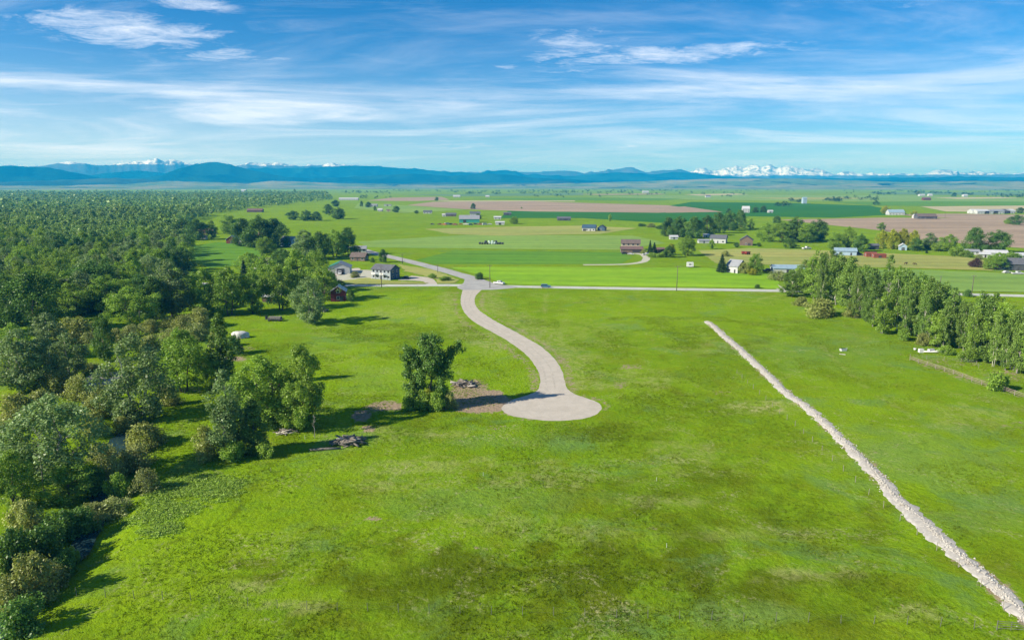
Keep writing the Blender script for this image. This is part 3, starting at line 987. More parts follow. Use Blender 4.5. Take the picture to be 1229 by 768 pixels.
range_mesh('dark_foothills', mid_prof, 9000, 1600, mtn_mat('dark_foothill', (.022, .05, .03), (.05, .085, .045), sc=.0012), 'low dark wooded foothills',
           500, 14, rough=.4, wl=700, seed=23, ridge_jit=1.5)
hill_prof = interp_prof([(-420, 223), (100, 223), (170, 221), (215, 217.5), (260, 219), (310, 220.5), (335, 217.5), (380, 219), (430, 220.5), (500, 222.0), (600, 222), (640, 221), (700, 220),
                         (780, 217.5), (850, 215), (940, 214.8), (1000, 216.5), (1060, 219), (1110, 218), (1170, 217.5), (1229, 219), (1400, 217), (1650, 219)])
range_mesh('grass_foothills', hill_prof, 8200, 3000, mtn_mat('grass_foothill', (.10, .17, .07), (.22, .23, .12), sc=.0016, woods=True), 'pale green grassy foothills at the edge of the plain',
           560, 30, rough=.6, wl=620, seed=35, ridge_jit=1.2)


# ------------------------------------------------------------------ trees
def env_shape(kind, t):
    t = np.clip(t, 0, 1)
    if kind == 'oval': return np.sin(np.pi * np.clip(t * .93 + .06, 0, 1) ** .85) ** .62
    if kind == 'column': return .85 * np.sin(np.pi * np.clip(t * .90 + .09, 0, 1) ** .7) ** .5
    if kind == 'dome': return np.sqrt(np.clip(1 - (t * .98) ** 2.4, 0, 1)) * (0.72 + .28 * sstep(0, .25, t))
    if kind == 'spread': return np.sin(np.pi * np.clip(t * .80 + .17, 0, 1) ** 1.3) ** .6
    if kind == 'cone': return np.clip(1 - t, 0, 1) ** .9 * .98 + .03
    return np.ones_like(t)


def leaves(C, RC, n_total, size, r, flat=1.15, up=.45):
    """folded leaf sprays spread through clumps C (n,3) of radius RC"""
    wgt = RC ** 2; wgt = wgt / wgt.sum()
    idx = r.choice(len(C), n_total, p=wgt)
    d = r.normal(size=(n_total, 3)); d /= np.linalg.norm(d, axis=1)[:, None]
    rad = r.uniform(.12, 1.0, n_total) ** .5 * r.uniform(.85, 1.3, n_total)
    pos = C[idx] + d * (rad * RC[idx])[:, None] * np.array([1, 1, flat])
    nrm = d * .55 + np.array([0, 0, up]) + r.normal(size=(n_total, 3)) * .55
    nrm /= np.linalg.norm(nrm, axis=1)[:, None]
    a = np.cross(nrm, r.normal(size=(n_total, 3))); a /= np.linalg.norm(a, axis=1)[:, None] + 1e-9
    b = np.cross(nrm, a)
    s = size * r.uniform(.6, 1.35, n_total)[:, None]
    v0 = pos - a * s * .62; v2 = pos + a * s * .62
    v1 = pos + b * s * .40 - nrm * s * .12; v3 = pos - b * s * .40 - nrm * s * .12
    V = np.stack([v0, v1, v2, v3], 1).reshape(-1, 3)
    F_ = np.arange(n_total * 4).reshape(-1, 4)
    return V, F_


class Tree:
    pass


def make_tree(seed, shape, H=16., Rr=5., cb=.2, ncl=48, nleaf=6500, size=.50, bark=None, leaf='green', clump=(.20, .36), gaps=.25, stems=1, lean=0., limbs=16, lobes=None, trunk_r=.020, trunk_top=.82):
    r = np.random.default_rng(seed)
    rp = random.Random(seed)
    # clump centres
    if lobes is None:
        C = []; RC = []
        tries = 0
        ph = r.uniform(0, 6.28, 4)
        while len(C) < ncl and tries < 4000:
            tries += 1
            t = r.uniform(0, 1)
            az = r.uniform(0, 2 * np.pi)
            e = float(env_shape(shape, np.array([t]))[0])
            if r.uniform() > (.25 + e): continue
            wob = 1 + .20 * math.sin(2 * az + ph[0] + 3 * t) + .16 * math.sin(3 * az + ph[1] - 5 * t)
            rc = Rr * r.uniform(*clump) * (.6 + .5 * e)
            rad = max(0, e * Rr * wob - rc * .55) * math.sqrt(r.uniform(.12, 1))
            z = cb * H + t * (1 - cb) * H - rc * .5 * t
            z = max(z, rc * .55)
            if math.sin(az * 2 + ph[2]) * math.sin(t * 7 + ph[3]) > 1 - gaps: continue
            C.append((rad * math.cos(az) + lean * z, rad * math.sin(az), z)); RC.append(rc)
        C = np.array(C); RC = np.array(RC)
    else:
        L_ = np.array(lobes, float)
        C = []; RC = []
        for (lx, ly, lz, lr) in L_:
            k = max(3, int(10 * lr / 2.0))
            for _ in range(k):
                d = r.normal(size=3); d /= np.linalg.norm(d)
                q = lr * .38 * r.uniform(.8, 1.2)
                C.append(np.array([lx, ly, lz]) + d * (lr - q) * r.uniform(.3, 1.05)); RC.append(q)
        C = np.array(C); RC = np.array(RC)
    V, F_ = leaves(C, RC, nleaf, size, r)
    T = Tree()
    T.crown = np_mesh('crown', V, F_, LEAF[leaf])
    mb = MB()
    tops = []
    for s in range(stems):
        a = s * 2.4 + r.uniform(0, 1)
        off = 0 if stems == 1 else Rr * .10
        lx, ly = math.cos(a) * off, math.sin(a) * off
        sp = 0 if stems == 1 else Rr * .34
        pts = []; rad = []
        n = 7
        for i in range(n):
            t = i / (n - 1)
            z = t * H * trunk_top
            pts.append((lx + sp * t * math.cos(a) + lean * z + (r.normal() * .012 * H if 0 < i else 0), ly + sp * t * math.sin(a) + (r.normal() * .012 * H if 0 < i else 0), z - (.4 if i == 0 else 0)))
            rad.append(H * trunk_r * (1 - .86 * t) * (1.35 if i == 0 else 1) / (1 if stems == 1 else 1.5))
        mb.tube(pts, rad, 7)
        tops.append(pts)
    order = np.argsort(-RC * (1 + .5 * r.uniform(size=len(RC))))[:limbs]
    for q in order:
        pts = tops[rp.randrange(len(tops))]
        c = C[q]
        zi = max(.10 * H, c[2] - (math.hypot(c[0], c[1]) * .75 + .04 * H))
        t = min(max(zi / (H * trunk_top), .06), .98)
        f = t * (len(pts) - 1); i0 = min(int(f), len(pts) - 2)
        p0 = Vector(pts[i0]).lerp(Vector(pts[i0 + 1]), f - i0)
        c = Vector(c)
        midp = p0.lerp(c, .5) + Vector((r.normal() * .2, r.normal() * .2, -.12 * (c - p0).length * .5 + r.normal() * .15))
        r0 = H * trunk_r * .42 * (1 - .6 * t)
        mb.tube([p0, midp, c], [r0, r0 * .62, r0 * .2], 5, cap=False)
        for _ in range(2):
            e = c + Vector(r.normal(size=3)) * (float(RC[q]) * .55)
            mb.tube([midp.lerp(c, .5), e], [r0 * .35, r0 * .1], 4, cap=False)
    me = mb.mesh('trunk', True)
    me.materials.append(bark or BARK)
    T.trunk = me
    T.H = H
    T.W = float(np.percentile(C[:, 0] + RC, 97) - np.percentile(C[:, 0] - RC, 3))
    T.top = float((C[:, 2] + RC * .8).max())
    return T


def make_bare(seed, H=12., Rr=2.5, bark=None, n=16, r0=.018):
    r = np.random.default_rng(seed)
    mb = MB()
    pts = [(r.normal() * .01 * H * i, r.normal() * .01 * H * i, H * i / 6 - (.3 if i == 0 else 0)) for i in range(7)]
    mb.tube(pts, [H * r0 * (1 - .8 * i / 6) for i in range(7)], 7)
    for k in range(n):
        t = r.uniform(.3, .97); f = t * 6; i0 = min(int(f), 5)
        p = Vector(pts[i0]).lerp(Vector(pts[i0 + 1]), f - i0)
        a = r.uniform(0, 6.28); L_ = Rr * r.uniform(.4, 1.0) * (1.3 - t)
        q = p + Vector((math.cos(a) * L_, math.sin(a) * L_, L_ * r.uniform(.3, 1.0)))
        mb.tube([p, p.lerp(q, .5) + Vector((0, 0, -.1)), q], [H * r0 * .35, H * r0 * .22, H * r0 * .06], 4, cap=False)
        for _ in range(2):
            e = q + Vector(r.normal(size=3)) * L_ * .35
            mb.tube([p.lerp(q, .6), e], [H * r0 * .16, H * r0 * .04], 3, cap=False)
    me = mb.mesh('trunk', True)
    me.materials.append(bark or BARK_GREY)
    T = Tree(); T.crown = None; T.trunk = me; T.H = H; T.W = Rr * 2; T.top = H
    return T


def make_conifer(seed, H=14., Rr=3., nleaf=3600):
    r = np.random.default_rng(seed)
    C = []; RC = []
    for k in range(60):
        t = (k + r.uniform()) / 60
        a = k * 2.4; rad = Rr * (1 - t) * .72
        C.append((rad * math.cos(a), rad * math.sin(a), .05 * H + t * .93 * H)); RC.append(Rr * (.16 + .24 * (1 - t)))
    C = np.array(C); RC = np.array(RC)
    V, F_ = leaves(C, RC, nleaf, .42, r, .45, .2)
    T = Tree()
    T.crown = np_mesh('crown', V, F_, LEAF['conifer'])
    mb = MB(); mb.tube([(0, 0, -.3), (0, 0, H * .5), (0, 0, H * .97)], [.24, .14, .03], 6)
    me = mb.mesh('trunk'); me.materials.append(BARK)
    T.trunk = me; T.H = H; T.W = Rr * 1.9; T.top = H
    return T


VAR = {
    'silver': [make_tree(11, 'oval', 17, 5.6, .06, 110, 13500, .33, BARK_GREY, 'silver', (.12, .23), .3, 2),
               make_tree(12, 'spread', 17, 6.2, .10, 110, 13500, .33, BARK_GREY, 'silver', (.12, .22), .35, 1),
               make_tree(13, 'oval', 17, 5.0, .04, 100, 12500, .33, BARK_GREY, 'silver', (.13, .24), .3, 1)],
    'green': [make_tree(21, 'oval', 16, 5.2, .06, 100, 12500, .32, BARK, 'green', (.13, .25), .3, 1),
              make_tree(22, 'spread', 16, 5.8, .10, 100, 12500, .32, BARK, 'green', (.13, .24), .3, 2),
              make_tree(23, 'dome', 15, 5.8, .04, 100, 12500, .32, BARK, 'green', (.14, .26), .2, 1)],
    'column': [make_tree(31, 'column', 17, 3.2, .02, 90, 10500, .30, BARK_GREY, 'aspen', (.20, .36), .15, 1),
               make_tree(32, 'column', 17, 3.5, .02, 90, 10500, .30, BARK_GREY, 'silver', (.20, .36), .2, 1)],
    'dark': [make_tree(41, 'dome', 14, 5.6, .02, 90, 11500, .33, BARK, 'dark', (.15, .28), .12, 1),
             make_tree(42, 'oval', 15, 5.0, .03, 90, 11500, .33, BARK, 'dark', (.15, .28), .15, 1)],
    'yellow': [make_tree(51, 'dome', 10, 4.2, .04, 70, 7000, .32, BARK, 'yellow', (.18, .32), .15, 2)],
    'aspen': [make_tree(61, 'oval', 17, 4.0, .05, 96, 10500, .31, BARK_PALE, 'aspen', (.14, .26), .3, 1, trunk_r=.013),
              make_tree(62, 'column', 18, 3.4, .03, 96, 10500, .31, BARK_GREY, 'aspen', (.17, .30), .28, 1, trunk_r=.013),
              make_tree(63, 'oval', 16, 4.2, .08, 90, 9500, .31, BARK_GREY, 'green', (.14, .25), .35, 2, trunk_r=.013),
              make_tree(64, 'spread', 17, 4.0, .10, 84, 9000, .31, BARK_PALE, 'aspen', (.13, .24), .36, 2, trunk_r=.013)],
    'shrub': [make_tree(71, 'dome', 4.5, 2.9, .0, 40, 4200, .26, BARK, 'olive', (.22, .38), .1, 4, trunk_r=.014),
              make_tree(72, 'dome', 4.5, 3.2, .0, 44, 4200, .26, BARK, 'olive', (.20, .34), .2, 4, trunk_r=.014)],
    'shrubtan': [make_tree(73, 'dome', 4.0, 2.9, .0, 40, 3600, .24, BARK_GREY, 'tan', (.20, .34), .2, 5, trunk_r=.014)],
    'shrubgreen': [make_tree(74, 'dome', 4.5, 2.7, .0, 40, 4000, .28, BARK, 'green', (.22, .36), .15, 4, trunk_r=.014)],
    'shrubdark': [make_tree(75, 'dome', 4.5, 2.9, .0, 40, 4000, .28, BARK, 'dark', (.22, .36), .15, 4, trunk_r=.014)],
    'purple': [make_tree(76, 'dome', 4.5, 2.8, .08, 36, 3000, .28, BARK, 'purple', (.24, .38), .05, 2)],
    'conifer': [make_conifer(81), make_conifer(82, 14, 2.4)],
    'dead': [make_bare(91), make_bare(92, 12, 3.2, None, 20)],
}
tree_n = [0]


def put_tree(kind, p, h, wdt, name, label, cat, group=None, var=None, rz=None):
    tree_n[0] += 1
    vs = VAR[kind]
    T = vs[(var if var is not None else tree_n[0]) % len(vs)]
    rt = thing(name, label, cat, p, rz if rz is not None else random.uniform(0, 6.28), group)
    sz = h / T.top
    sx = wdt / T.W if wdt else sz
    sx = min(max(sx, sz * .5), sz * 2.0)
    rt.scale = (sx, sx, sz)
    link('trunk', T.trunk, None, rt)
    if T.crown is not None:
        link('crown', T.crown, None, rt)
    return rt


def px_tree(kind, u, v, top, wpx, label, cat='tree', name=None, group=None, var=None, rz=None):
    p = place(u, v)
    h = height_at(p, top) - p.z
    s = (p.y * CP + CAM_H * SP) / FPX
    return put_tree(kind, p, h, wpx * s, name or {'shrub': 'shrub'}.get(cat, 'tree'), label, cat, group, var, rz)


# lone tree by the turnaround, shaped from its own limbs
_l = place(517, 489)
_s = (_l.y * CP + CAM_H * SP) / FPX
_lone = [(lx * _s, ly, lz * _s, lr * _s * 1.22) for lx, ly, lz, lr in
         [(0, 0, 72, 13), (-16, .6, 66, 11), (13, -.5, 68, 11), (-6, .4, 82, 10), (9, -1, 84, 9), (34, .3, 76, 7), (25, .4, 68, 8), (38, .6, 70, 5), (-25, -.4, 70, 9),
          (-30, .3, 61, 7), (-22, 1, 52, 10), (2, -1.4, 58, 13), (14, 1, 56, 10), (-8, 1.5, 50, 11), (8, .5, 44, 11), (-12, -1, 40, 9), (12, -.8, 30, 9), (-14, 1, 26, 10),
          (4, 1.5, 22, 9), (-20, -.6, 16, 10), (10, .2, 14, 9), (-6, -1, 10, 9), (16, .4, 18, 6), (-28, .3, 42, 9), (-20, .8, 34, 9), (18, .3, 52, 9), (20, -.4, 40, 8), (22, .2, 60, 8), (-26, 0, 24, 8), (28, .2, 70, 7), (33, .1, 73, 6)]]
LONE = make_tree(101, 'oval', 16.5, 4.5, lobes=_lone, nleaf=23000, size=.33, bark=BARK, leaf='lone', limbs=30, trunk_r=.020)
VAR['lone'] = [LONE]
put_tree('lone', _l, LONE.top, LONE.W, 'tree', 'lone leafy dark green tree beside the gravel turnaround', 'tree', rz=0.0)
px_tree('column', 497, 489, 448, 14, 'slim green sapling at the left foot of the lone tree', 'tree', 'tree', var=0)
px_tree('shrubgreen', 507, 491, 468, 26, 'bright green bush under the left side of the lone tree', 'shrub')
px_tree('yellow', 514, 490, 466, 16, 'yellowish bush against the trunk of the lone tree', 'shrub', 'shrub')
px_tree('shrubgreen', 531, 488, 458, 20, 'leafy bush at the right foot of the lone tree', 'shrub')

px_tree('shrubgreen', 494, 492, 468, 20, 'green bush farthest left under the lone tree', 'shrub')
px_tree('shrubgreen', 522, 493, 470, 24, 'low bush in front of the trunk of the lone tree', 'shrub')
px_tree('shrub', 541, 490, 470, 16, 'olive bush farthest right under the lone tree', 'shrub')

NEAR = [
    ('silver', 168, 508, 399, 84, 'big silvery cottonwood with twin trunks between the stream and the meadow', 0),
    ('green', 222, 470, 394, 50, 'yellow-green tree with a bare lower trunk behind the twin-trunk cottonwood', 1),
    ('column', 268, 466, 376, 32, 'tall thin ragged tree rising from a dark forked trunk', 0),
    ('green', 253, 468, 420, 26, 'short leafy tree leaning left out of the dark forked trunk', 1),
    ('column', 275, 547, 444, 50, 'tall columnar cottonwood at the front of the meadow clump', 1),
    ('column', 306, 543, 478, 34, 'shorter columnar cottonwood on the right of the front meadow clump', 0),
    ('green', 316, 510, 428, 66, 'spreading tree with dark twisting limbs behind the front columnar cottonwood', 1),
    ('green', 366, 512, 413, 52, 'tallest tree on the right side of the meadow clump', 0),
    ('green', 352, 516, 458, 36, 'small rounded tree low beneath the tallest tree of the meadow clump', 2),
    ('silver', 75, 582, 476, 108, 'broad silvery cottonwood nearest the left edge above the stream', 1),
    ('green', 84, 602, 556, 54, 'low bright tree below the broad silvery cottonwood at the left', 2),
    ('green', 20, 610, 540, 46, 'green tree at the left edge below the broad silvery cottonwood', 0),
    ('silver', 28, 470, 396, 64, 'pale silvery cottonwood at the left edge above the stream bend', 2),
    ('silver', 56, 468, 402, 44, 'second pale cottonwood just right of the one at the left edge', 0),
    ('silver', 84, 458, 400, 42, 'grey-green cottonwood left of the gravel bar', 2),
    ('green', 20, 440, 388, 44, 'green tree rising behind the pale cottonwoods at the left edge', 0),
    ('silver', 60, 428, 376, 46, 'grey-green tree behind the second pale cottonwood', 2),
    ('green', 150, 372, 334, 40, 'rounded tree left of the bare grey dead tree', 2),
    ('green', 228, 372, 334, 36, 'green tree right behind the olive bush row', 0),
    ('green', 215, 362, 322, 36, 'leafy tree up behind the olive bush row', 1),
    ('green', 322, 352, 306, 34, 'green tree over the farmstead shelter', 2),
    ('dark', 345, 344, 300, 30, 'darker tree in the middle of the farmstead', 1),
    ('green', 0, 580, 520, 46, 'green tree cut by the left edge beside the bare dead tree', 1),
    ('dark', 126, 433, 377, 24, 'slim dark tree standing alone in the small left meadow', 1),
    ('green', 10, 372, 330, 50, 'leafy tree at the left edge under the dark flat-topped crowns', 2),
    ('dark', 45, 398, 325, 66, 'wide flat-topped dark tree over the shady gap at the left', 0),
    ('silver', 100, 376, 325, 56, 'pale rounded silvery tree beside the flat-topped dark tree', 0),
    ('dark', 120, 365, 312, 62, 'broad dark tree behind the pale rounded silvery tree', 1),
    ('green', 160, 392, 344, 48, 'bright green tree with greyish bare branches left of the olive shrubs', 1),
    ('dark', 188, 384, 332, 46, 'dark dense tree behind the olive shrubs', 0),
    ('silver', 207, 380, 312, 48, 'tall pale cottonwood left of the paired trees by the clearing', 2),
    ('green', 248, 378, 322, 38, 'left one of the paired green trees below the clearing', 0),
    ('green', 275, 378, 320, 40, 'right one of the paired green trees below the clearing', 1),
    ('green', 304, 376, 325, 34, 'yellow-green tree left of the small white-roofed shed', 0),
    ('green', 338, 372, 317, 40, 'bright tree behind the small white-roofed shed', 1),
    ('silver', 372, 388, 332, 48, 'leafy grey-green tree in front of the red barn yard', 0),
    ('green', 390, 360, 318, 40, 'bright rounded tree just left of the red barn', 2),
    ('green', 358, 352, 299, 40, 'tall bright tree in the farmstead between shed and shop', 0),
    ('green', 380, 346, 300, 34, 'green tree beside the left wall of the white shop', 2),
    ('conifer', 294, 346, 312, 15, 'dark conifer at the lower right corner of the clearing', 0),
    ('conifer', 328, 342, 308, 16, 'dark conifer beside the brown cabin roof', 1),
    ('dark', 293, 296, 262, 34, 'dark round tree on the left of the dense grove above the red barn', 0),
    ('dark', 312, 297, 258, 38, 'largest dark round tree of the dense grove right of the red barn', 1),
    ('dark', 330, 297, 262, 34, 'dark round tree on the right of the dense grove above the farmstead', 0),
    ('green', 276, 281, 258, 24, 'pale green round tree left of the dense dark grove', 2),
    ('green', 318, 306, 284, 22, 'small round tree in front of the dense dark grove', 2),
    ('dark', 220, 286, 262, 28, 'dark tree at the top left corner of the clearing', 1),
    ('dark', 236, 288, 263, 26, 'dark rounded tree beside the house above the clearing', 0),
    ('green', 255, 287, 264, 12, 'slim tree standing in front of the house above the clearing', 0),
    ('green', 300, 330, 303, 30, 'loose pale tree by the clearing fence', 1),
    ('dark', 338, 322, 298, 28, 'dark tree left of the pale blue house', 1),
    ('silver', 366, 311, 276, 34, 'grey-green tree beside the pale blue house', 2),
    ('dark', 385, 312, 278, 30, 'dark tree in the grove behind the white shop', 0),
    ('green', 402, 308, 276, 30, 'green tree in the grove behind the white shop', 1),
    ('dark', 418, 306, 273, 28, 'rounded tree at the right end of the grove behind the white shop', 0),
    ('dark', 460, 315, 299, 13, 'small dense tree beside the paved road behind the blue house', 0),
    ('dark', 421, 362, 348, 9, 'small dark tree against the right wall of the red barn', 1),
    ('dark', 352, 264, 253, 20, 'left tree of the dark hedge row on the open field', 0),
    ('dark', 367, 265, 252, 22, 'middle tree of the dark hedge row on the open field', 1),
    ('dark', 380, 265, 254, 18, 'right tree of the dark hedge row on the open field', 0),
    ('dark', 394, 257, 245, 13, 'small dark ball-shaped tree beyond the hedge row', 0),
    ('dark', 406, 263, 249, 22, 'dark round tree alone on the open field left of the plain', 1),
    ('dark', 403, 248, 240, 11, 'dark tree by the long low barn at the wood edge', 0),
]
for k, u, v, top, wp, lab, vr in NEAR:
    px_tree(k, u, v, top, wp, lab, 'tree', 'conifer_tree' if k == 'conifer' else 'tree', 'trees along the left wood and farmstead', vr)
px_tree('dead', 378, 526, 498, 10, 'broken grey dead trunk standing at the edge of the meadow clump', 'dead tree', 'dead_tree', var=0)
px_tree('dead', 53, 594, 512, 26, 'bare grey dead tree in front of the broad silvery cottonwood', 'dead tree', 'dead_tree', var=1)
px_tree('dead', 168, 392, 356, 24, 'bare grey dead tree among the leafy trees left of the olive shrubs', 'dead tree', 'dead_tree', var=1)
px_tree('dead', 345, 503, 474, 22, 'bleached dead limbs below the meadow clump', 'dead tree', 'dead_tree', var=0)
SHR = [
    ('shrub', 247, 550, 512, 32, 'olive bush at the left foot of the front columnar cottonwood'),
    ('shrub', 172, 540, 508, 46, 'large yellowish bush on the stream bank under the twin-trunk cottonwood'),
    ('shrub', 185, 530, 512, 34, 'olive bush right of the large yellowish bank bush'),
    ('shrubtan', 165, 562, 534, 36, 'tan bush below the large yellowish bank bush'),
    ('shrubtan', 134, 580, 548, 34, 'dull tan bush beside the lower water pool'),
    ('shrubgreen', 143, 600, 567, 28, 'small grey-green bush by the lower stream bank'),
    ('shrubtan', 175, 590, 562, 30, 'dark tan bush at the shady right end of the lower bank'),
    ('shrub', 92, 408, 381, 54, 'wide olive willow bush at the top of the small left meadow'),
    ('shrub', 74, 474, 444, 44, 'olive bush between the pale cottonwoods and the water'),
    ('shrub', 96, 480, 450, 34, 'yellow-green bush just left of the blue water'),
    ('shrub', 126, 486, 462, 30, 'olive bush right of the blue water'),
    ('shrub', 22, 512, 472, 50, 'yellow-green bush at the left edge over the lit meadow'),
    ('shrub', 50, 500, 468, 40, 'yellow-green bush next to the one at the left edge over the lit meadow'),
    ('shrubdark', 68, 444, 424, 18, 'small dark bush under the grey-green cottonwood'),
    ('shrubtan', 108, 446, 436, 26, 'olive-tan bush just above the gravel bar'),
    ('shrubtan', 160, 404, 389, 24, 'grey-tan bush under the bare grey dead tree'),
    ('shrub', 202, 393, 380, 24, 'small olive bush left in the row behind the twin-trunk cottonwood'),
    ('shrub', 222, 400, 378, 30, 'olive bush in the middle of the row behind the twin-trunk cottonwood'),
    ('shrub', 240, 393, 370, 34, 'tallest olive bush of the row behind the twin-trunk cottonwood'),
    ('shrubtan', 236, 408, 388, 28, 'tan bush in front of the tallest olive bush'),
    ('shrub', 262, 416, 396, 26, 'bush against the left side of the white tarp'),
    ('shrubdark', 282, 425, 402, 24, 'dark bush in front of the white tarp'),
    ('shrub', 182, 424, 402, 40, 'grey-green bush behind the crown of the twin-trunk cottonwood'),
    ('shrubdark', 58, 672, 628, 56, 'dark teal bush in the shady lower left corner'),
    ('shrubdark', 22, 690, 632, 52, 'dark bush at the lower left edge'),
    ('shrub', 42, 722, 664, 58, 'pale olive bush in the lower left corner'),
    ('shrubtan', 14, 735, 690, 44, 'tan bush at the lower left edge under the pale olive bush'),
    ('shrubgreen', 4, 700, 664, 26, 'bright blue-green bush cut by the left edge'),
    ('shrubtan', 112, 625, 604, 36, 'dry tan brush left on the bank above the weed patch'),
    ('shrubtan', 138, 618, 598, 40, 'dry tan brush right on the bank above the weed patch'),
    ('shrubgreen', 88, 680, 655, 14, 'thin green sapling by the dark lower stream'),
    ('shrubdark', 575, 335, 327, 13, 'dark bush at the paved junction corner'),
    ('shrubgreen', 534, 337, 331, 16, 'low green bush in the wedge between the roads'),
    ('shrubgreen', 519, 334, 328, 10, 'small bush left of the low green bush between the roads'),
    ('shrubdark', 447, 315, 309, 7, 'small bush behind the blue house'),
    ('shrub', 426, 333, 326, 12, 'shrub at the right of the white shop yard'),
    ('shrubdark', 397, 342, 326, 22, 'dark bush left of the white shop yard'),
    ('shrubgreen', 408, 346, 336, 20, 'green bush behind the red barn'),
    ('shrubgreen', 1197, 468, 446, 30, 'round green bush beside the pole rail fence'),
    ('shrub', 962, 367, 356, 20, 'brownish olive bush at the left front of the grove'),
    ('shrub', 984, 379, 359, 44, 'wide dark olive bush at the front of the grove'),
    ('shrub', 1024, 380, 364, 26, 'olive bush right of the wide bush at the front of the grove'),
    ('shrubtan', 934, 336, 325, 26, 'pale greyish willow bush beside the pale blue roof'),
    ('shrubdark', 909, 346, 341, 9, 'small dark bush beside the county road by the wheel tracks'),
    ('shrubtan', 1143, 364, 350, 16, 'greyish bush between the grove and the county road'),
    ('shrubdark', 1161, 356, 347, 12, 'dark bush beside the county road behind the grove'),
    ('shrubgreen', 1136, 426, 414, 18, 'bush under the grove beside the white scrap pile'),
    ('shrubgreen', 1160, 434, 420, 20, 'bush under the pale trunks right of the white scrap pile'),
    ('shrub', 1108, 414, 400, 20, 'olive bush at the foot of the middle of the grove'),
    ('shrubgreen', 1085, 408, 394, 20, 'green bush at the foot of the grove left of the white scrap pile'),
    ('shrub', 148, 520, 500, 26, 'olive bush at the left foot of the twin-trunk cottonwood'),
    ('shrubgreen', 155, 500, 478, 22, 'green bush hanging over the stream left of the twin trunks'),
    ('shrub', 118, 500, 476, 36, 'yellow-green bush over the middle of the stream'),
    ('shrubtan', 122, 556, 532, 34, 'dull olive bush on the left bank of the lower water pool'),
    ('shrubdark', 112, 592, 562, 40, 'dark shady bush on the lower left bank'),
    ('shrubdark', 148, 566, 546, 24, 'small dark bush right of the lower water pool'),
    ('shrubdark', 100, 640, 608, 44, 'dark bush over the stream above the brown brush'),
    ('shrubdark', 72, 648, 612, 46, 'dark bush in the shade below the broad silvery cottonwood'),
    ('shrub', 34, 640, 600, 44, 'olive bush in the shade near the left edge'),
    ('shrubdark', 80, 690, 660, 30, 'dark bush hiding the stream above the bottom fence'),
    ('shrubtan', 62, 706, 676, 36, 'grey-olive bush right of the pale corner bush'),
    ('shrubdark', 30, 760, 716, 60, 'dark bush at the bottom left corner'),
    ('shrubgreen', 8, 585, 545, 40, 'leafy bush at the left edge beside the bare dead tree'),
    ('shrubgreen', 36, 566, 530, 36, 'pale green bush left of the bare dead tree'),
    ('shrub', 12, 540, 506, 36, 'olive bush at the left edge above the bare dead tree'),
    ('shrub', 112, 520, 494, 34, 'olive-green bush under the right of the broad silvery cottonwood'),
    ('shrub', 70, 430, 408, 34, 'olive bush above the small dark bush'),
    ('shrubtan', 108, 412, 398, 22, 'greyish bush left of the slim dark tree'),
    ('shrub', 180, 398, 384, 26, 'olive bush left end of the row behind the twin-trunk cottonwood'),
    ('shrubtan', 206, 410, 394, 28, 'tan bush in front of the bush row behind the twin-trunk cottonwood'),
    ('shrub', 140, 410, 394, 24, 'pale olive bush right of the slim dark tree'),
    ('shrubgreen', 196, 470, 444, 30, 'green bush behind the right side of the twin trunks'),
    ('shrub', 205, 486, 464, 26, 'brownish olive bush right of the twin trunks'),
    ('shrubgreen', 280, 552, 528, 30, 'brownish green bush between the two columnar cottonwoods'),
    ('shrubdark', 330, 512, 488, 34, 'dark bush under the spreading tree of the meadow clump'),
    ('shrub', 346, 512, 484, 30, 'light green bush under the tallest tree of the meadow clump'),
    ('shrubgreen', 318, 548, 530, 26, 'low brush right of the shorter columnar cottonwood'),
    ('purple', 1171, 321, 310, 13, 'round purple-leaved bush in the pasture'),
]
for k, u, v, top, wp, lab in SHR:
    px_tree(k, u, v, top, wp, lab, 'shrub', 'shrub', 'shrubs and bushes')

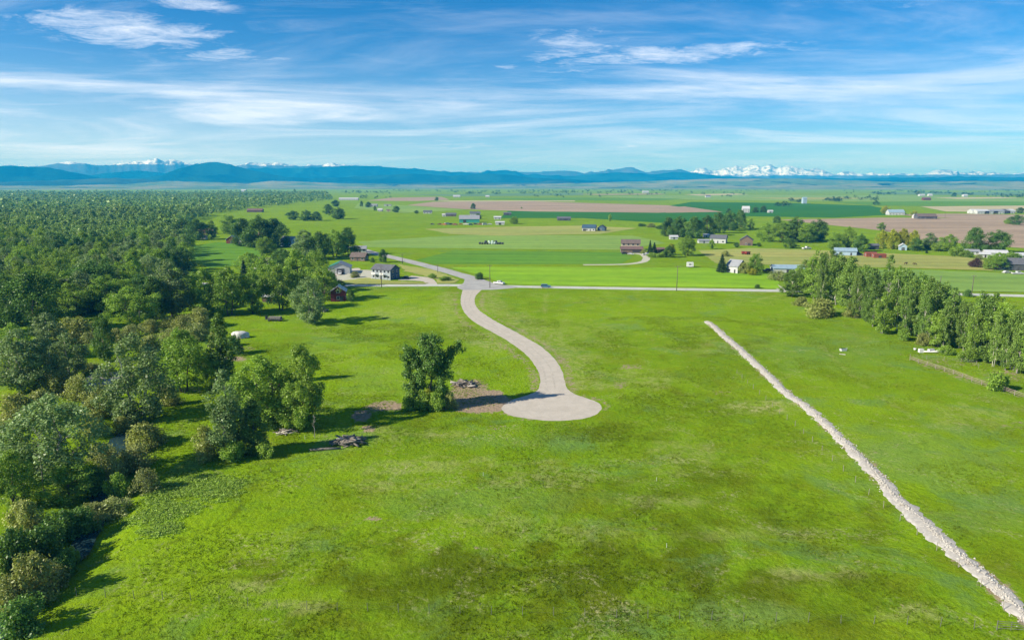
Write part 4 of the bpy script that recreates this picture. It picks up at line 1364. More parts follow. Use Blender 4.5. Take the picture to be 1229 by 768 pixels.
# grove on the right
GR = [
    (950, 356, 324, 28, 'leftmost leafy tree of the right grove'), (965, 352, 312, 30, 'second tree from the left end of the grove'),
    (978, 360, 300, 30, 'tall tree near the left end of the grove'), (992, 356, 300, 30, 'tree behind the tall left-end grove tree'),
    (1003, 366, 304, 32, 'broad tree over the wide front bush of the grove'), (1018, 372, 308, 32, 'tree standing right of the wide front bush of the grove'),
    (1014, 360, 310, 28, 'tree in the rear row above the wide front bush'), (1034, 376, 318, 30, 'leafy tree with a dark trunk left of the grey snag of the grove'),
    (1047, 392, 335, 26, 'front tree with a white trunk left of the grey snag'), (1062, 384, 306, 20, 'thin spire-topped tree above the grey snag'),
    (1058, 400, 350, 24, 'low front tree right of the grey snag'), (1078, 396, 322, 32, 'dense tree in the middle of the grove'),
    (1068, 382, 326, 28, 'rear tree in the middle of the grove'), (1092, 402, 334, 32, 'front tree at the middle of the grove beside the leaning white limb'),
    (1100, 394, 326, 30, 'rear tree beside the leaning white limb'), (1112, 408, 332, 34, 'large leafy tree right of the leaning white limb'),
    (1126, 404, 338, 30, 'tree before the gap in the grove'), (1138, 412, 345, 28, 'last dense tree left of the gap in the grove'),
    (1124, 416, 372, 24, 'low front tree before the gap in the grove'), (1158, 424, 362, 30, 'first pale-trunked tree right of the gap in the grove'),
    (1172, 428, 350, 32, 'tall pale-trunked tree above the white scrap'), (1186, 434, 352, 32, 'pale-trunked tree with a leaning white stem'),
    (1198, 438, 362, 30, 'third tree from the right end of the grove'), (1214, 444, 372, 32, 'second tree from the right end of the grove'),
    (1228, 442, 362, 34, 'rightmost tree of the grove cut by the picture edge'), (1180, 420, 358, 28, 'rear tree behind the leaning white stem'),
    (1208, 430, 366, 28, 'rear tree near the right end of the grove'), (1084, 388, 324, 26, 'narrow rear tree in the middle of the grove'),
    (1150, 418, 360, 22, 'small tree inside the gap in the grove'), (1045, 376, 322, 26, 'rear tree left of the spire-topped tree'),
    (956, 350, 318, 20, 'slender rear tree at the left end of the grove'), (984, 366, 306, 18, 'slender tree between the tall left-end trees of the grove'),
    (1026, 382, 322, 18, 'slender front tree left of the white-trunked tree'), (1040, 386, 330, 16, 'thin low tree just left of the white-trunked tree'),
    (1072, 392, 318, 18, 'slender tree right of the thin spire-topped tree'), (1086, 404, 342, 18, 'slender front tree below the middle of the grove'),
    (1106, 412, 348, 18, 'slender front tree right of the leaning white limb'), (1132, 418, 356, 16, 'slender tree at the left side of the gap in the grove'),
    (1166, 432, 366, 18, 'slender pale-trunked tree right of the gap in the grove'), (1192, 440, 372, 18, 'slender pale tree at the leaning white stem'),
    (1206, 444, 378, 18, 'slender low tree near the right end of the grove'), (1220, 448, 384, 18, 'slender low tree at the right picture edge'),
    (1248, 452, 370, 34, 'tree just past the right picture edge'),
]
for i, (u, v, top, wp, lab) in enumerate(GR):
    px_tree('aspen', u, v, top, wp * .92, lab, 'tree', 'tree', 'trees of the right grove', i % 4)
px_tree('dead', 1061, 398, 338, 18, 'grey leafless snag standing in the middle of the grove', 'dead tree', 'dead_tree', var=1)
px_tree('dead', 1218, 442, 366, 16, 'white leafless stem near the right end of the grove', 'dead tree', 'dead_tree', var=0)
px_tree('dead', 1137, 408, 352, 14, 'grey bare snag at the edge of the gap in the grove', 'dead tree', 'dead_tree', var=0)

MID = [
    ('dark', 802, 284, 261, 22, 'left tree of the dark belt above the tan house'), ('dark', 816, 285, 259, 22, 'second tree of the dark belt above the tan house'),
    ('dark', 832, 286, 260, 24, 'middle tree of the dark belt above the tan house'), ('dark', 848, 283, 258, 22, 'tall tree of the dark belt near the white house'),
    ('dark', 862, 280, 255, 20, 'tree right of the middle in the dark belt behind the white house'), ('dark', 876, 277, 253, 20, 'tallest tree of the dark belt behind the white house'),
    ('dark', 888, 275, 252, 18, 'right end tree of the dark belt behind the brown gabled house'), ('green', 901, 276, 262, 9, 'small pale tree off the right end of the dark belt'),
    ('dark', 932, 268, 259, 20, 'flat dark tree standing behind the brown gabled house'), ('green', 922, 290, 267, 22, 'leafy tree left in the belt right of the brown gabled house'),
    ('green', 938, 291, 266, 24, 'second tree in the belt right of the brown gabled house'), ('dark', 955, 290, 260, 24, 'dark tree in the middle of the belt right of the brown gabled house'),
    ('green', 968, 291, 268, 24, 'bright tree in the belt right of the brown gabled house'), ('dark', 980, 289, 263, 24, 'dark tree at the right of the belt right of the brown gabled house'),
    ('dark', 949, 298, 286, 18, 'low dark tree in front of the belt beside the white truck'), ('green', 1003, 301, 279, 20, 'tree behind the grove left of the blue-grey shed'),
    ('green', 1017, 300, 272, 18, 'tall tree behind the blue-grey shed'), ('dark', 1032, 302, 280, 16, 'dark tree right of the blue-grey shed'),
    ('yellow', 805, 306, 292, 12, 'small yellow-green tree beside the brown outbuilding'), ('dark', 803, 309, 294, 14, 'dark shrubby tree left of the big round tree by the brown outbuilding'),
    ('green', 824, 307, 283, 20, 'big round green tree right of the brown outbuilding'), ('conifer', 785, 304, 291, 8, 'tall dark conifer right of the tan house'),
    ('conifer', 780, 303, 288, 6, 'slim dark conifer right beside the tan house'), ('shrubgreen', 783, 309, 303, 14, 'low hedge bush below the conifers by the tan house'),
    ('shrubgreen', 795, 309, 302, 12, 'low bush below the brown outbuilding'), ('shrub', 773, 304, 299, 8, 'bush at the right corner of the tan house'),
    ('conifer', 866, 327, 305, 13, 'dark conifer left of the grey-roofed house'), ('green', 906, 328, 304, 20, 'round leafy tree right of the grey-roofed house'),
    ('shrub', 893, 328, 315, 18, 'pale bush against the grey-roofed house'), ('yellow', 903, 330, 322, 14, 'yellowish bush below the round leafy tree'),
    ('shrub', 871, 308, 301, 12, 'brushy crown behind the dark conifer'), ('green', 854, 299, 287, 8, 'small tree left of the white house'),
    ('dark', 884, 297, 291, 7, 'dark bush between the white and brown houses'), ('dark', 911, 296, 291, 7, 'dark bush right of the brown gabled house'),
    ('green', 1058, 277, 267, 10, 'green treetop behind the yellow row'), ('yellow', 1058, 298, 276, 16, 'left tree of the yellow-green row'),
    ('yellow', 1070, 299, 275, 17, 'second tree of the yellow-green row'), ('yellow', 1083, 299, 274, 18, 'third tree of the yellow-green row'),
    ('yellow', 1096, 300, 276, 16, 'right tree of the yellow-green row'), ('dark', 1098, 301, 285, 14, 'dark tree under the yellow-green row'),
    ('silver', 1115, 299, 279, 20, 'grey-green tree right of the yellow-green row'), ('green', 1138, 301, 281, 16, 'green tree left of the two big round trees'),
    ('dark', 1168, 303, 273, 28, 'left one of the two big dark round trees'), ('dark', 1194, 303, 276, 30, 'right one of the two big dark round trees'),
    ('shrubgreen', 1124, 301, 292, 22, 'low bush below the grey-green tree'), ('shrubgreen', 1148, 308, 296, 18, 'bush in front of the left big dark round tree'),
    ('shrubgreen', 1160, 309, 300, 14, 'bush left of the pale sheds'), ('green', 1196, 324, 303, 18, 'round tree beside the dark house at the right edge'),
    ('shrubgreen', 1185, 323, 309, 14, 'bush left of the round tree by the dark house'), ('shrubgreen', 1213, 312, 302, 20, 'bush behind the dark house at the right edge'),
    ('shrubtan', 1175, 311, 305, 9, 'pale bush behind the purple-leaved bush'), ('conifer', 1112, 304, 299, 4, 'tiny conifer in the pasture below the grey-green tree'),
    ('yellow', 1062, 257, 247, 11, 'yellow-green tree left of the pale farmhouse on the plain'), ('dark', 1068, 257, 251, 8, 'dark tree against the pale farmhouse on the plain'),
    ('dark', 1083, 257, 252, 9, 'dark tree right of the pale farmhouse on the plain'), ('yellow', 1097, 261, 253, 10, 'yellow-green tree left of the grey barn on the ploughed field'),
    ('dark', 1220, 270, 258, 22, 'dark tree at the right edge beyond the ploughed field'), ('shrubgreen', 1209, 269, 263, 10, 'bush left of the dark tree at the right edge'),
    ('dark', 1224, 256, 249, 14, 'dark tree right of the white sheds'), ('dark', 907, 255, 248, 8, 'dark tree right of the far white farm'),
    ('dark', 916, 255, 247, 10, 'broad dark tree right of the far white farm'), ('dark', 874, 256, 250, 6, 'small dark tree left of the far white farm'),
    ('dark', 568, 251, 244, 8, 'lone dark tree on the brown ploughed strip'), ('green', 617, 269, 260, 12, 'tree at the right end of the far farmyard'),
    ('green', 626, 250.5, 248.5, 3, 'tiny bush near the ploughed strip'), ('green', 732, 266, 257, 4, 'slim tree alone on the deep green crop field'),
    ('dark', 500, 256.5, 252.5, 7, 'dark bush left of the low brown house in the far farmyard'), ('dark', 574, 263, 256, 9, 'dark tree behind the teal barn'),
    ('green', 553, 262, 258, 6, 'bush left of the teal barn'), ('dark', 475, 255, 247, 9, 'dark tree right of the white farm at the wood edge'),
    ('dark', 450, 253, 247, 5, 'dark conifer-like tree left of the white farm at the wood edge'), ('dark', 442, 249, 242, 7, 'tree left of the grey farmhouse at the wood edge'),
    ('dark', 434, 248, 241, 5, 'slim tree left of the grey farmhouse at the wood edge'), ('dark', 524, 241, 236.5, 5, 'tiny tree beyond the ploughed strip'),
    ('shrubdark', 770, 272, 268, 12, 'left scrub bush in front of the dark belt'), ('shrub', 782, 273, 268, 14, 'middle scrub bush in front of the dark belt'),
    ('shrubdark', 793, 275, 270, 12, 'right scrub bush in front of the dark belt'),
    ('silver', 1102, 235, 230, 8, 'far tree left of the far red barn'), ('dark', 1145, 236, 231, 8, 'far tree by the far white sheds'),
]
for k, u, v, top, wp, lab in MID:
    cat = 'shrub' if ('bush' in lab or 'hedge' in lab) else 'tree'
    px_tree(k, u, v, top, wp, lab, cat, 'shrub' if cat == 'shrub' else ('conifer_tree' if k == 'conifer' else 'tree'), 'trees and bushes round the farms')


# sampled wood on the left
def inside(poly, x, y):
    c = np.zeros(np.shape(x), bool)
    j = len(poly) - 1
    for i in range(len(poly)):
        xi, yi = poly[i]; xj, yj = poly[j]
        c ^= ((yi > y) != (yj > y)) & (x < (xj - xi) * (y - yi) / (yj - yi + 1e-12) + xi)
        j = i
    return c


def to_px(x, y, z=0):
    d = y * CP - (z - CAM_H) * SP
    up = y * SP + (z - CAM_H) * CP
    return 614.5 + FPX * x / d, 384 - FPX * up / d


WOOD_PX = [(-700, 228.5), (300, 228.5), (392, 234), (398, 240), (350, 245), (300, 250.5), (262, 256), (240, 261), (225, 268), (214, 280), (222, 296), (226, 318), (225, 338), (238, 356),
           (206, 366), (150, 372), (120, 382), (60, 386), (0, 400), (-140, 420), (-420, 470), (-700, 470)]
HOLES = [[(196, 262), (216, 262), (220, 268), (196, 269)], [(170, 271), (196, 270), (196, 275), (170, 276)], [(290, 252), (350, 247), (345, 256), (290, 258)]]
AREAS = ['at the left edge', 'left of the silvery crowns', 'behind the slim dark meadow tree', 'behind the olive shrubs', 'bordering the clearing']


def poisson(n_try, ymin, ymax, spacing):
    pts = []
    r = np.random.default_rng(5)
    cell = {}
    ys = np.sqrt(r.uniform(ymin ** 2, ymax ** 2, n_try))
    xs = r.uniform(-1.6, -.22, n_try) * ys
    u, v = to_px(xs, ys)
    ok = inside(WOOD_PX, u, v)
    for h in HOLES: ok &= ~inside(h, u, v)
    keep = fbm(xs / 38, ys / 38, 57, 3) > .41
    ok &= keep
    for x, y in zip(xs[ok], ys[ok]):
        s = spacing(y)
        c = (int(x // s), int(y // s))
        bad = False
        for i in (-1, 0, 1):
            for j in (-1, 0, 1):
                for q in cell.get((c[0] + i, c[1] + j), ()):
                    if (q[0] - x) ** 2 + (q[1] - y) ** 2 < s * s: bad = True
        if bad: continue
        cell.setdefault(c, []).append((x, y)); pts.append((x, y))
    return np.array(pts)


SPLIT = 560.
pn = poisson(17000, 160, SPLIT, lambda y: 10.5)
occupied = np.array([[o.location.x, o.location.y] for o in COL.objects if o.get('category') == 'tree'])
cnt = 0
wood_list = []
used_xy = set()
kinds = ['green', 'silver', 'green', 'dark', 'green']
desc = {'green': 'mid-green tree', 'dark': 'dark tree', 'silver': 'grey-green tree'}
for (x, y) in sorted(pn.tolist(), key=lambda q: q[1]):
    if cnt >= 150: break
    if ((occupied[:, 0] - x) ** 2 + (occupied[:, 1] - y) ** 2).min() < 36: continue
    u, v = to_px(x, y)
    if u < -50: continue
    k = kinds[int(vnoise(np.array([x / 30]), np.array([y / 30]), 3)[0] * 4.99)]
    if random.random() < .25: k = random.choice(kinds)
    hh, ww = random.uniform(13, 19), random.uniform(10, 14)
    band = ['frontmost', 'second', 'third', 'rearmost'][int(np.digitize(y, (360, 420, 470)))]
    side = ['at left edge', 'left of middle', 'at middle', 'right of middle', 'at right side'][int(np.digitize(u, (25, 75, 130, 185)))]
    size = 'low' if hh < 15 else ('tall' if hh > 17 else 'medium-high')
    bread = 'narrow' if ww < 12 else 'broad'
    lab = f'{size} {bread} {desc[k]} in {band} row of the wood {side}'
    wood_list.append((u, lab, k, put_tree(k, (x, y, 0), hh, ww, 'tree', lab, 'tree', 'trees of the dense left wood')))
    cnt += 1; used_xy.add((x, y))
last_y = y
by = {}
for q in wood_list: by.setdefault(q[1], []).append(q)
for lab, qs in by.items():
    qs.sort(key=lambda q: q[0])
    if len(qs) in (2, 3):
        for w_, q in zip(('left', 'right') if len(qs) == 2 else ('leftmost', 'middle', 'rightmost'), qs):
            q[3]['label'] = w_ + ' ' + lab
    elif len(qs) > 3:
        names = ['leftmost', 'second from left', 'third from left', 'fourth from left', 'fifth from left', 'sixth from left', 'seventh from left']
        names = names[:len(qs) - 1] + ['rightmost']
        for w_, q in zip(names, qs):
            q[3]['label'] = w_ + ' ' + lab


def low_crown(seed, n, H, Rr, size, shape='dome'):
    r = np.random.default_rng(seed)
    C = []; RC = []
    for _ in range(16):
        t = r.uniform(0, 1); a = r.uniform(0, 6.28)
        e = float(env_shape(shape, np.array([t]))[0])
        rc = Rr * r.uniform(.26, .42)
        rad = max(0, e * Rr - rc * .5) * math.sqrt(r.uniform(.2, 1))
        C.append((rad * math.cos(a), rad * math.sin(a), .12 * H + t * .8 * H)); RC.append(rc)
    return leaves(np.array(C), np.array(RC), n, size, r, .85, .95)


def stuff_wood(name, pts, hs, label, leafm, nleaf, size, seed, wr=(.32, .42)):
    if len(pts) == 0: return
    r = np.random.default_rng(seed)
    temps = [low_crown(seed + i, nleaf, 1.0, r.uniform(*wr), size, ['dome', 'oval'][i % 2]) for i in range(6)]
    Vs = []; Fs = []; A = []; off = 0
    for i, (x, y) in enumerate(pts):
        V, F_ = temps[r.integers(6)]
        a = r.uniform(0, 6.28); ca, sa = math.cos(a), math.sin(a)
        h = hs[i]; sx = h * r.uniform(.85, 1.25)
        P_ = np.stack([x + sx * (V[:, 0] * ca - V[:, 1] * sa), y + sx * (V[:, 0] * sa + V[:, 1] * ca), h * V[:, 2]], 1)
        Vs.append(P_); Fs.append(F_ + off); off += len(V)
        A.append(np.full(len(V), np.clip(.55 * r.uniform() + .9 * (float(fbm(np.array([x / 60.]), np.array([y / 90.]), 8, 3)[0]) - .28), 0, 1)))
    me = np_mesh(name, np.vstack(Vs), np.vstack(Fs), LEAF[leafm], {'treernd': np.concatenate(A)})
    return tag(link(name, me), label, kind='stuff')


pf = poisson(17000, 160, SPLIT, lambda y: 10.5)
pu_ = to_px(pf[:, 0], pf[:, 1])[0]
pf = np.array([q for q, uu in zip(pf.tolist(), pu_) if tuple(q) not in used_xy and (q[1] > last_y or uu < -50)])
pA = poisson(110000, SPLIT, 1100, lambda y: 10.0)
pA = np.vstack([pf, pA])
rs = np.random.default_rng(8)
stuff_wood('far_wood', pA, 7 + 15 * fbm(pA[:, 0] / 45, pA[:, 1] / 45, 19, 2) * rs.uniform(.75, 1.25, len(pA)), 'dense river wood stretching back on the left', 'wood', 300, .085, 300)
pB = poisson(160000, 1100, 3600, lambda y: 14 + (y - 1100) * .006)
stuff_wood('distant_wood', pB, 6 + 16 * fbm(pB[:, 0] / 60, pB[:, 1] / 90, 29, 2) * rs.uniform(.7, 1.3, len(pB)), 'hazy far end of the river wood below the mountains', 'wood', 44, .24, 320, (.42, .55))


# thin tree belts far across the plain
def belt_points(segs, seed):
    r = np.random.default_rng(seed); out = []
    for (u0, v0, u1, v1, n, jv) in segs:
        for k in range(n):
            t = r.uniform()
            p = at(u0 + (u1 - u0) * t, v0 + (v1 - v0) * t + r.normal() * jv)
            out.append((p.x, p.y))
    return np.array(out)


b1 = belt_points([(560, 233, 605, 233, 26, .35), (620, 232, 690, 231.5, 40, .7), (690, 230, 760, 231.5, 26, .8), (745, 229.5, 820, 229, 46, .6), (640, 236, 720, 236, 10, 1.0),
                  (410, 231, 470, 232, 34, .7), (470, 229.5, 560, 230, 36, .7), (945, 242.5, 962, 243, 10, .2), (930, 247.5, 950, 248, 9, .2),
                  (990, 241, 1010, 241.5, 22, .7), (1010, 239, 1060, 240, 16, 1.2), (1045, 233, 1075, 233.5, 20, .6), (1090, 231, 1110, 231.5, 18, .3), (1115, 232, 1140, 232.5, 22, .3),
                  (1155, 233.5, 1170, 234, 14, .3), (1185, 235, 1229, 237, 26, .8), (1229, 237, 1350, 240, 30, 1.0), (840, 230, 960, 229.5, 22, .7), (860, 236, 880, 236.5, 6, .3),
                  (700, 234, 900, 233, 26, 1.0), (1000, 232, 1229, 229.5, 50, 1.2), (1040, 246, 1060, 246, 3, .5), (430, 238, 470, 238, 8, .8), (560, 231, 720, 228.6, 60, .5)], 77)
hs_ = np.random.default_rng(3).uniform(6, 13, len(b1))
stuff_wood('far_tree_belt', b1, hs_, 'thin belts of small trees far across the plain', 'darkbelt', 40, .22, 340, (.45, .75))

# ------------------------------------------------------------------ weeds and grass
def tufts(name, pts, zs, hgt, wid, per, label, leafm, seed, tint):
    r = np.random.default_rng(seed)
    n = len(pts) * per
    base = np.repeat(np.c_[pts, zs], per, 0) + np.c_[r.normal(size=(n, 2)) * wid * .5, np.zeros(n)]
    a = r.uniform(0, 6.28, n)
    h = hgt * r.uniform(.5, 1.3, n) * np.repeat(r.uniform(.6, 1.4, len(pts)), per)
    d = np.c_[np.cos(a), np.sin(a), np.zeros(n)]
    lean = np.c_[r.normal(size=(n, 2)) * 1.1, np.zeros(n)] * h[:, None]
    v0 = base - d * wid * .3; v1 = base + d * wid * .3
    v2 = base + lean + np.c_[np.zeros((n, 2)), h]
    V = np.stack([v0, v1, v2], 1).reshape(-1, 3)
    F_ = np.arange(n * 3).reshape(-1, 3)
    rnd = np.repeat(np.repeat(tint, per), 3)
    return tag(link(name, np_mesh(name, V, F_, LEAF[leafm], {'treernd': rnd})), label, kind='stuff')


def scatter_px(poly_px, n, seed, dens=None):
    P = polyline(poly_px); r = np.random.default_rng(seed)
    lo, hi = P.min(0), P.max(0)
    q = r.uniform(lo, hi, (n * 4, 2))
    ok = inside(P.tolist(), q[:, 0], q[:, 1])
    q = q[ok]
    if dens is not None:
        q = q[r.uniform(size=len(q)) < dens(q[:, 0], q[:, 1])]
    return q[:n]


# broad-leaved weed patch
wp_ = scatter_px([(150, 622), (175, 600), (200, 578), (240, 572), (275, 574), (292, 580), (285, 596), (250, 606), (235, 622), (200, 630), (165, 628)], 2600, 41)
wp2 = scatter_px([(160, 638), (212, 632), (212, 638), (170, 642)], 260, 42)
wp3 = scatter_px([(205, 565), (235, 552), (230, 566), (210, 572)], 260, 43)
wpa = np.vstack([wp_, wp2, wp3])
wpa = wpa[fbm(wpa[:, 0] / 3.2, wpa[:, 1] / 3.2, 17, 3) > .43]
wpa = wpa + np.random.default_rng(18).normal(size=wpa.shape) * .9
r_ = np.random.default_rng(44)
Cw = np.c_[wpa, ground_z(wpa[:, 0], wpa[:, 1]) + .14]
V, F_ = leaves(Cw, r_.uniform(.28, .48, len(Cw)), 26000, .19, r_, .55, .9)
tag(link('weed_patch', np_mesh('weed_patch', V, F_, LEAF['weed'], {'treernd': np.repeat(r_.uniform(size=26000), 4)})), 'patch of tall leafy weeds in the meadow', kind='stuff')


def meadow_density(x, y):
    d = fbm(x / 11, y / 11, 91, 4)
    dd = sstep(.46, .66, d) * .95 + .04
    dd = dd * (dist_line(x, y, ROAD_MID) > 9) * (dist_line(x, y, BERM) > 2.2) * (dist_line(x, y, STREAM) > 4)
    return dd


mt = scatter_px([(-30, 800), (1260, 800), (1260, 440), (1000, 380), (700, 380), (400, 390), (240, 430), (180, 520), (60, 640)], 52000, 51, meadow_density)
tufts('meadow_grass', mt, ground_z(mt[:, 0], mt[:, 1]) - .03,   .14, .30, 6, 'rough tufts of grass over the meadow', 'tuft', 52,
      np.clip(.85 - 1.0 * ell_mask(mt[:, 0], mt[:, 1], LUSH, .9, 44) + np.random.default_rng(9).normal(size=len(mt)) * .16, 0, 1))


# ------------------------------------------------------------------ gravel berm
BERM_S = smooth_line(BERM, 6)
seg = np.r_[0, np.cumsum(np.linalg.norm(np.diff(BERM_S, axis=0), axis=1))]
berm = thing('gravel_berm', 'long pale line of dumped crushed stone heaps crossing the meadow', 'gravel berm', (float(BERM_S[0, 0]), float(BERM_S[0, 1]), 0))
STONE = road_mat('crushed_stone', (.36, .335, .295), (.48, .455, .41), .9, 6.0)


def heap_mesh(seed):
    r = np.random.default_rng(seed)
    V = []; n = 20; m = 5
    for j in range(m + 1):
        t = j / m
        for i in range(n):
            a = 2 * math.pi * i / n
            rad = (1 - t) * (1 + .14 * math.sin(2 * a + seed) + .07 * math.sin(5 * a + seed * 2) + r.normal() * .03)
            z = (t ** .75) * (1 + r.normal() * .10) - (.15 if j == 0 else 0)
            V.append((rad * math.cos(a), rad * math.sin(a), z))
    F_ = [(j * n + i, j * n + (i + 1) % n, (j + 1) * n + (i + 1) % n, (j + 1) * n + i) for j in range(m) for i in range(n)]
    return np_mesh('heap', np.array(V), np.array(F_), STONE, None, True)


heaps = [heap_mesh(s) for s in range(5)]
s = 0.0; k = 0
hr = random.Random(4)
while s < seg[-1] - 1:
    x = float(np.interp(s, seg, BERM_S[:, 0])); y = float(np.interp(s, seg, BERM_S[:, 1]))
    t_ = np.interp(s + .5, seg, BERM_S[:, 0]) - x, np.interp(s + .5, seg, BERM_S[:, 1]) - y
    o = link('heap', heaps[k % 5], None, berm)
    wob = hr.uniform(-.35, .35)
    L_ = math.hypot(*t_) or 1
    px_, py_ = x - t_[1] / L_ * wob, y + t_[0] / L_ * wob
    bulge = 1 + .45 * math.exp(-((y - 96) / 9) ** 2)
    o.location = (px_ - berm.location.x, py_ - berm.location.y, gz(px_, py_))
    o.scale = (hr.uniform(1.0, 1.4) * bulge, hr.uniform(1.6, 2.0), hr.uniform(.24, .38))
    o.rotation_euler = (0, 0, math.atan2(t_[1], t_[0]) + math.pi / 2 + hr.uniform(-.3, .3))
    s += hr.uniform(1.25, 1.85); k += 1
# loose stones on and beside the heaps
sr = np.random.default_rng(15)
ns = 5200
ss = sr.uniform(0, seg[-1], ns)
cx_, cy_ = np.interp(ss, seg, BERM_S[:, 0]), np.interp(ss, seg, BERM_S[:, 1])
off = sr.normal(size=ns) * .66
tx, ty = np.interp(ss + .3, seg, BERM_S[:, 0]) - cx_, np.interp(ss + .3, seg, BERM_S[:, 1]) - cy_
tl = np.hypot(tx, ty) + 1e-9
sx_, sy_ = cx_ - ty / tl * off, cy_ + tx / tl * off
sz_ = ground_z(sx_, sy_) + np.clip(.28 * (1 - np.abs(off) / 1.2), 0, 1)
oc = np.array([(1, 0, 0), (0, 1, 0), (-1, 0, 0), (0, -1, 0), (0, 0, .8), (0, 0, -.8)], float)
of = np.array([(0, 1, 4), (1, 2, 4), (2, 3, 4), (3, 0, 4), (1, 0, 5), (2, 1, 5), (3, 2, 5), (0, 3, 5)])
sc_ = sr.uniform(.06, .22, ns)[:, None, None] * sr.uniform(.6, 1.3, (ns, 6, 1))
V = oc[None] * sc_ + np.c_[sx_ - berm.location.x, sy_ - berm.location.y, sz_][:, None, :]
F_ = (of[None] + 6 * np.arange(ns)[:, None, None]).reshape(-1, 3)
tag(link('rubble', np_mesh('rubble', V.reshape(-1, 3), F_, STONE), None, berm), kind='stuff')


# ------------------------------------------------------------------ log piles
def log_pile(name, label, cat, u, v, wm, hm, n, seed, mats=(LOG_M, LOG_W), pw=.10, lr=(.10, .26), ll=(1.6, 4.2)):
    p = place(u, v)
    t = thing(name, label, cat, p)
    r = random.Random(seed)
    for i in range(n):
        f = r.random() ** .7
        x = r.uniform(-1, 1) * wm * (1 - f * .5); y = r.uniform(-1, 1) * wm * .55 * (1 - f * .5)
        z = f * hm * (1 - abs(x) / (wm * 1.3)) + .1
        L_ = r.uniform(*ll); a = r.uniform(-.9, .9) + (math.pi if r.random() < .5 else 0); e = r.uniform(-.3, .35)
        rad = r.uniform(*lr)
        d = Vector((math.cos(a) * math.cos(e), math.sin(a) * math.cos(e), math.sin(e)))
        c = Vector((x, y, z))
        b = Vector((r.uniform(-.15, .15), r.uniform(-.15, .15), r.uniform(0, .15)))
        mb = MB().tube([c - d * L_ / 2, c + b, c + d * L_ / 2], [rad, rad * .9, rad * .6], 7)
        mb.build('log', mats[1] if r.random() < pw else mats[0], t, True)
    return t


log_pile('log_pile', 'heap of grey cut logs at the edge of the meadow clump', 'log pile', 417, 533, 3.3, 1.5, 48, 3)
log_pile('log_pile', 'grey log and stump heap beside the lone tree', 'log pile', 556, 463, 3.0, 1.3, 36, 5)
log_pile('branch_pile', 'small heap of bleached branches under the meadow clump', 'branch pile', 345, 520, 2.2, .7, 18, 7, pw=.6, lr=(.06, .12), ll=(1.4, 3.2))
lg = place(392, 540)
t = thing('fallen_log', 'fallen grey log lying left of the cut log heap', 'log', lg)
MB().tube([(-3.2, -.3, .2), (0, 0, .25), (2.6, .5, .2)], [.22, .26, .2], 8).build('trunk', LOG_M, t, True)


# ------------------------------------------------------------------ fences and posts
P_POST = mat('post_weathered', (.13, .13, .11), .9, .25, 2.0)


def fence(name, label, cat, pxs, spacing, hgt, post_m, post_r, rails, rail_m, rail_r, start_gap=0):
    P = smooth_line(polyline(pxs), 6)
    sg = np.r_[0, np.cumsum(np.linalg.norm(np.diff(P, axis=0), axis=1))]
    o0 = (float(P[0, 0]), float(P[0, 1]), 0)
    t = thing(name, label, cat, o0)
    n = int(sg[-1] // spacing)
    base = MB().tube([(0, 0, -.4), (0, 0, hgt)], [post_r, post_r * .85], 6).mesh('post')
    base.materials.append(post_m)
    tops = []
    for i in range(n + 1):
        x = float(np.interp(i * spacing, sg, P[:, 0])); y = float(np.interp(i * spacing, sg, P[:, 1])); z = gz(x, y)
        o = link('post', base, None, t)
        o.location = (x - o0[0], y - o0[1], z)
        o.rotation_euler = (random.uniform(-.05, .05), random.uniform(-.05, .05), random.uniform(0, 3))
        o.scale = (1, 1, random.uniform(.9, 1.1))
        tops.append(Vector((x - o0[0], y - o0[1], z)))
    for h in rails:
        mb = MB()
        mb.tube([q + Vector((0, post_r * .6, h)) for q in tops], rail_r, 4)
        mb.build('rail' if rail_r > .02 else 'wire', rail_m, t)
    return t


fence('wire_fence', 'low wire fence on thin posts along the bottom of the meadow', 'fence', [(92, 713), (165, 716), (240, 721), (316, 727), (393, 731), (560, 735), (700, 738), (859, 742), (974, 746), (1122, 752), (1198, 756)],
      3.7, 1.15, P_POST, .04, (.4, .75, 1.08), P_POST, .003)
fence('wire_fence', 'thin post and wire fence running beside the pale stone heaps', 'fence', [(1204, 733), (1183, 713), (1164, 695), (1144, 678), (1110, 650), (1078, 622), (1040, 590), (990, 545), (930, 490), (880, 445)],
      4.5, 1.15, POST_M, .05, (.4, .75, 1.08), P_POST, .003)
fence('rail_fence', 'weathered pole rail fence at the right beyond the meadow', 'fence', [(1092, 433), (1130, 445), (1168, 458), (1200, 468), (1240, 481), (1290, 497)],
      3.0, 1.3, POST_M, .09, (.5, .85, 1.2), RAIL_M, .06)
fence('wire_fence', 'thin fence below the grove beside the white scrap', 'fence', [(1092, 430), (1130, 434), (1168, 438), (1175, 446)], 4.2, 1.2, POST_M, .05, (.4, .8, 1.1), STEEL, .008)
fence('wire_fence', 'wire fence along the near side of the county road', 'fence', [(640, 347.3), (760, 349.4), (930, 352.5)], 6.0, 1.2, POST_M, .05, (.5, 1.1), STEEL, .008)
fence('wire_fence', 'wire fence between the county road and the blue house', 'fence', [(415, 346), (480, 346), (542, 346)], 5.0, 1.2, POST_M, .06, (.5, 1.1), STEEL, .008)
fence('wire_fence', 'fence line in the small left meadow below the forked trunk', 'fence', [(205, 472), (236, 470), (256, 466)], 3.2, 1.2, POST_M, .10, (.6, 1.1), POST_M, .03)

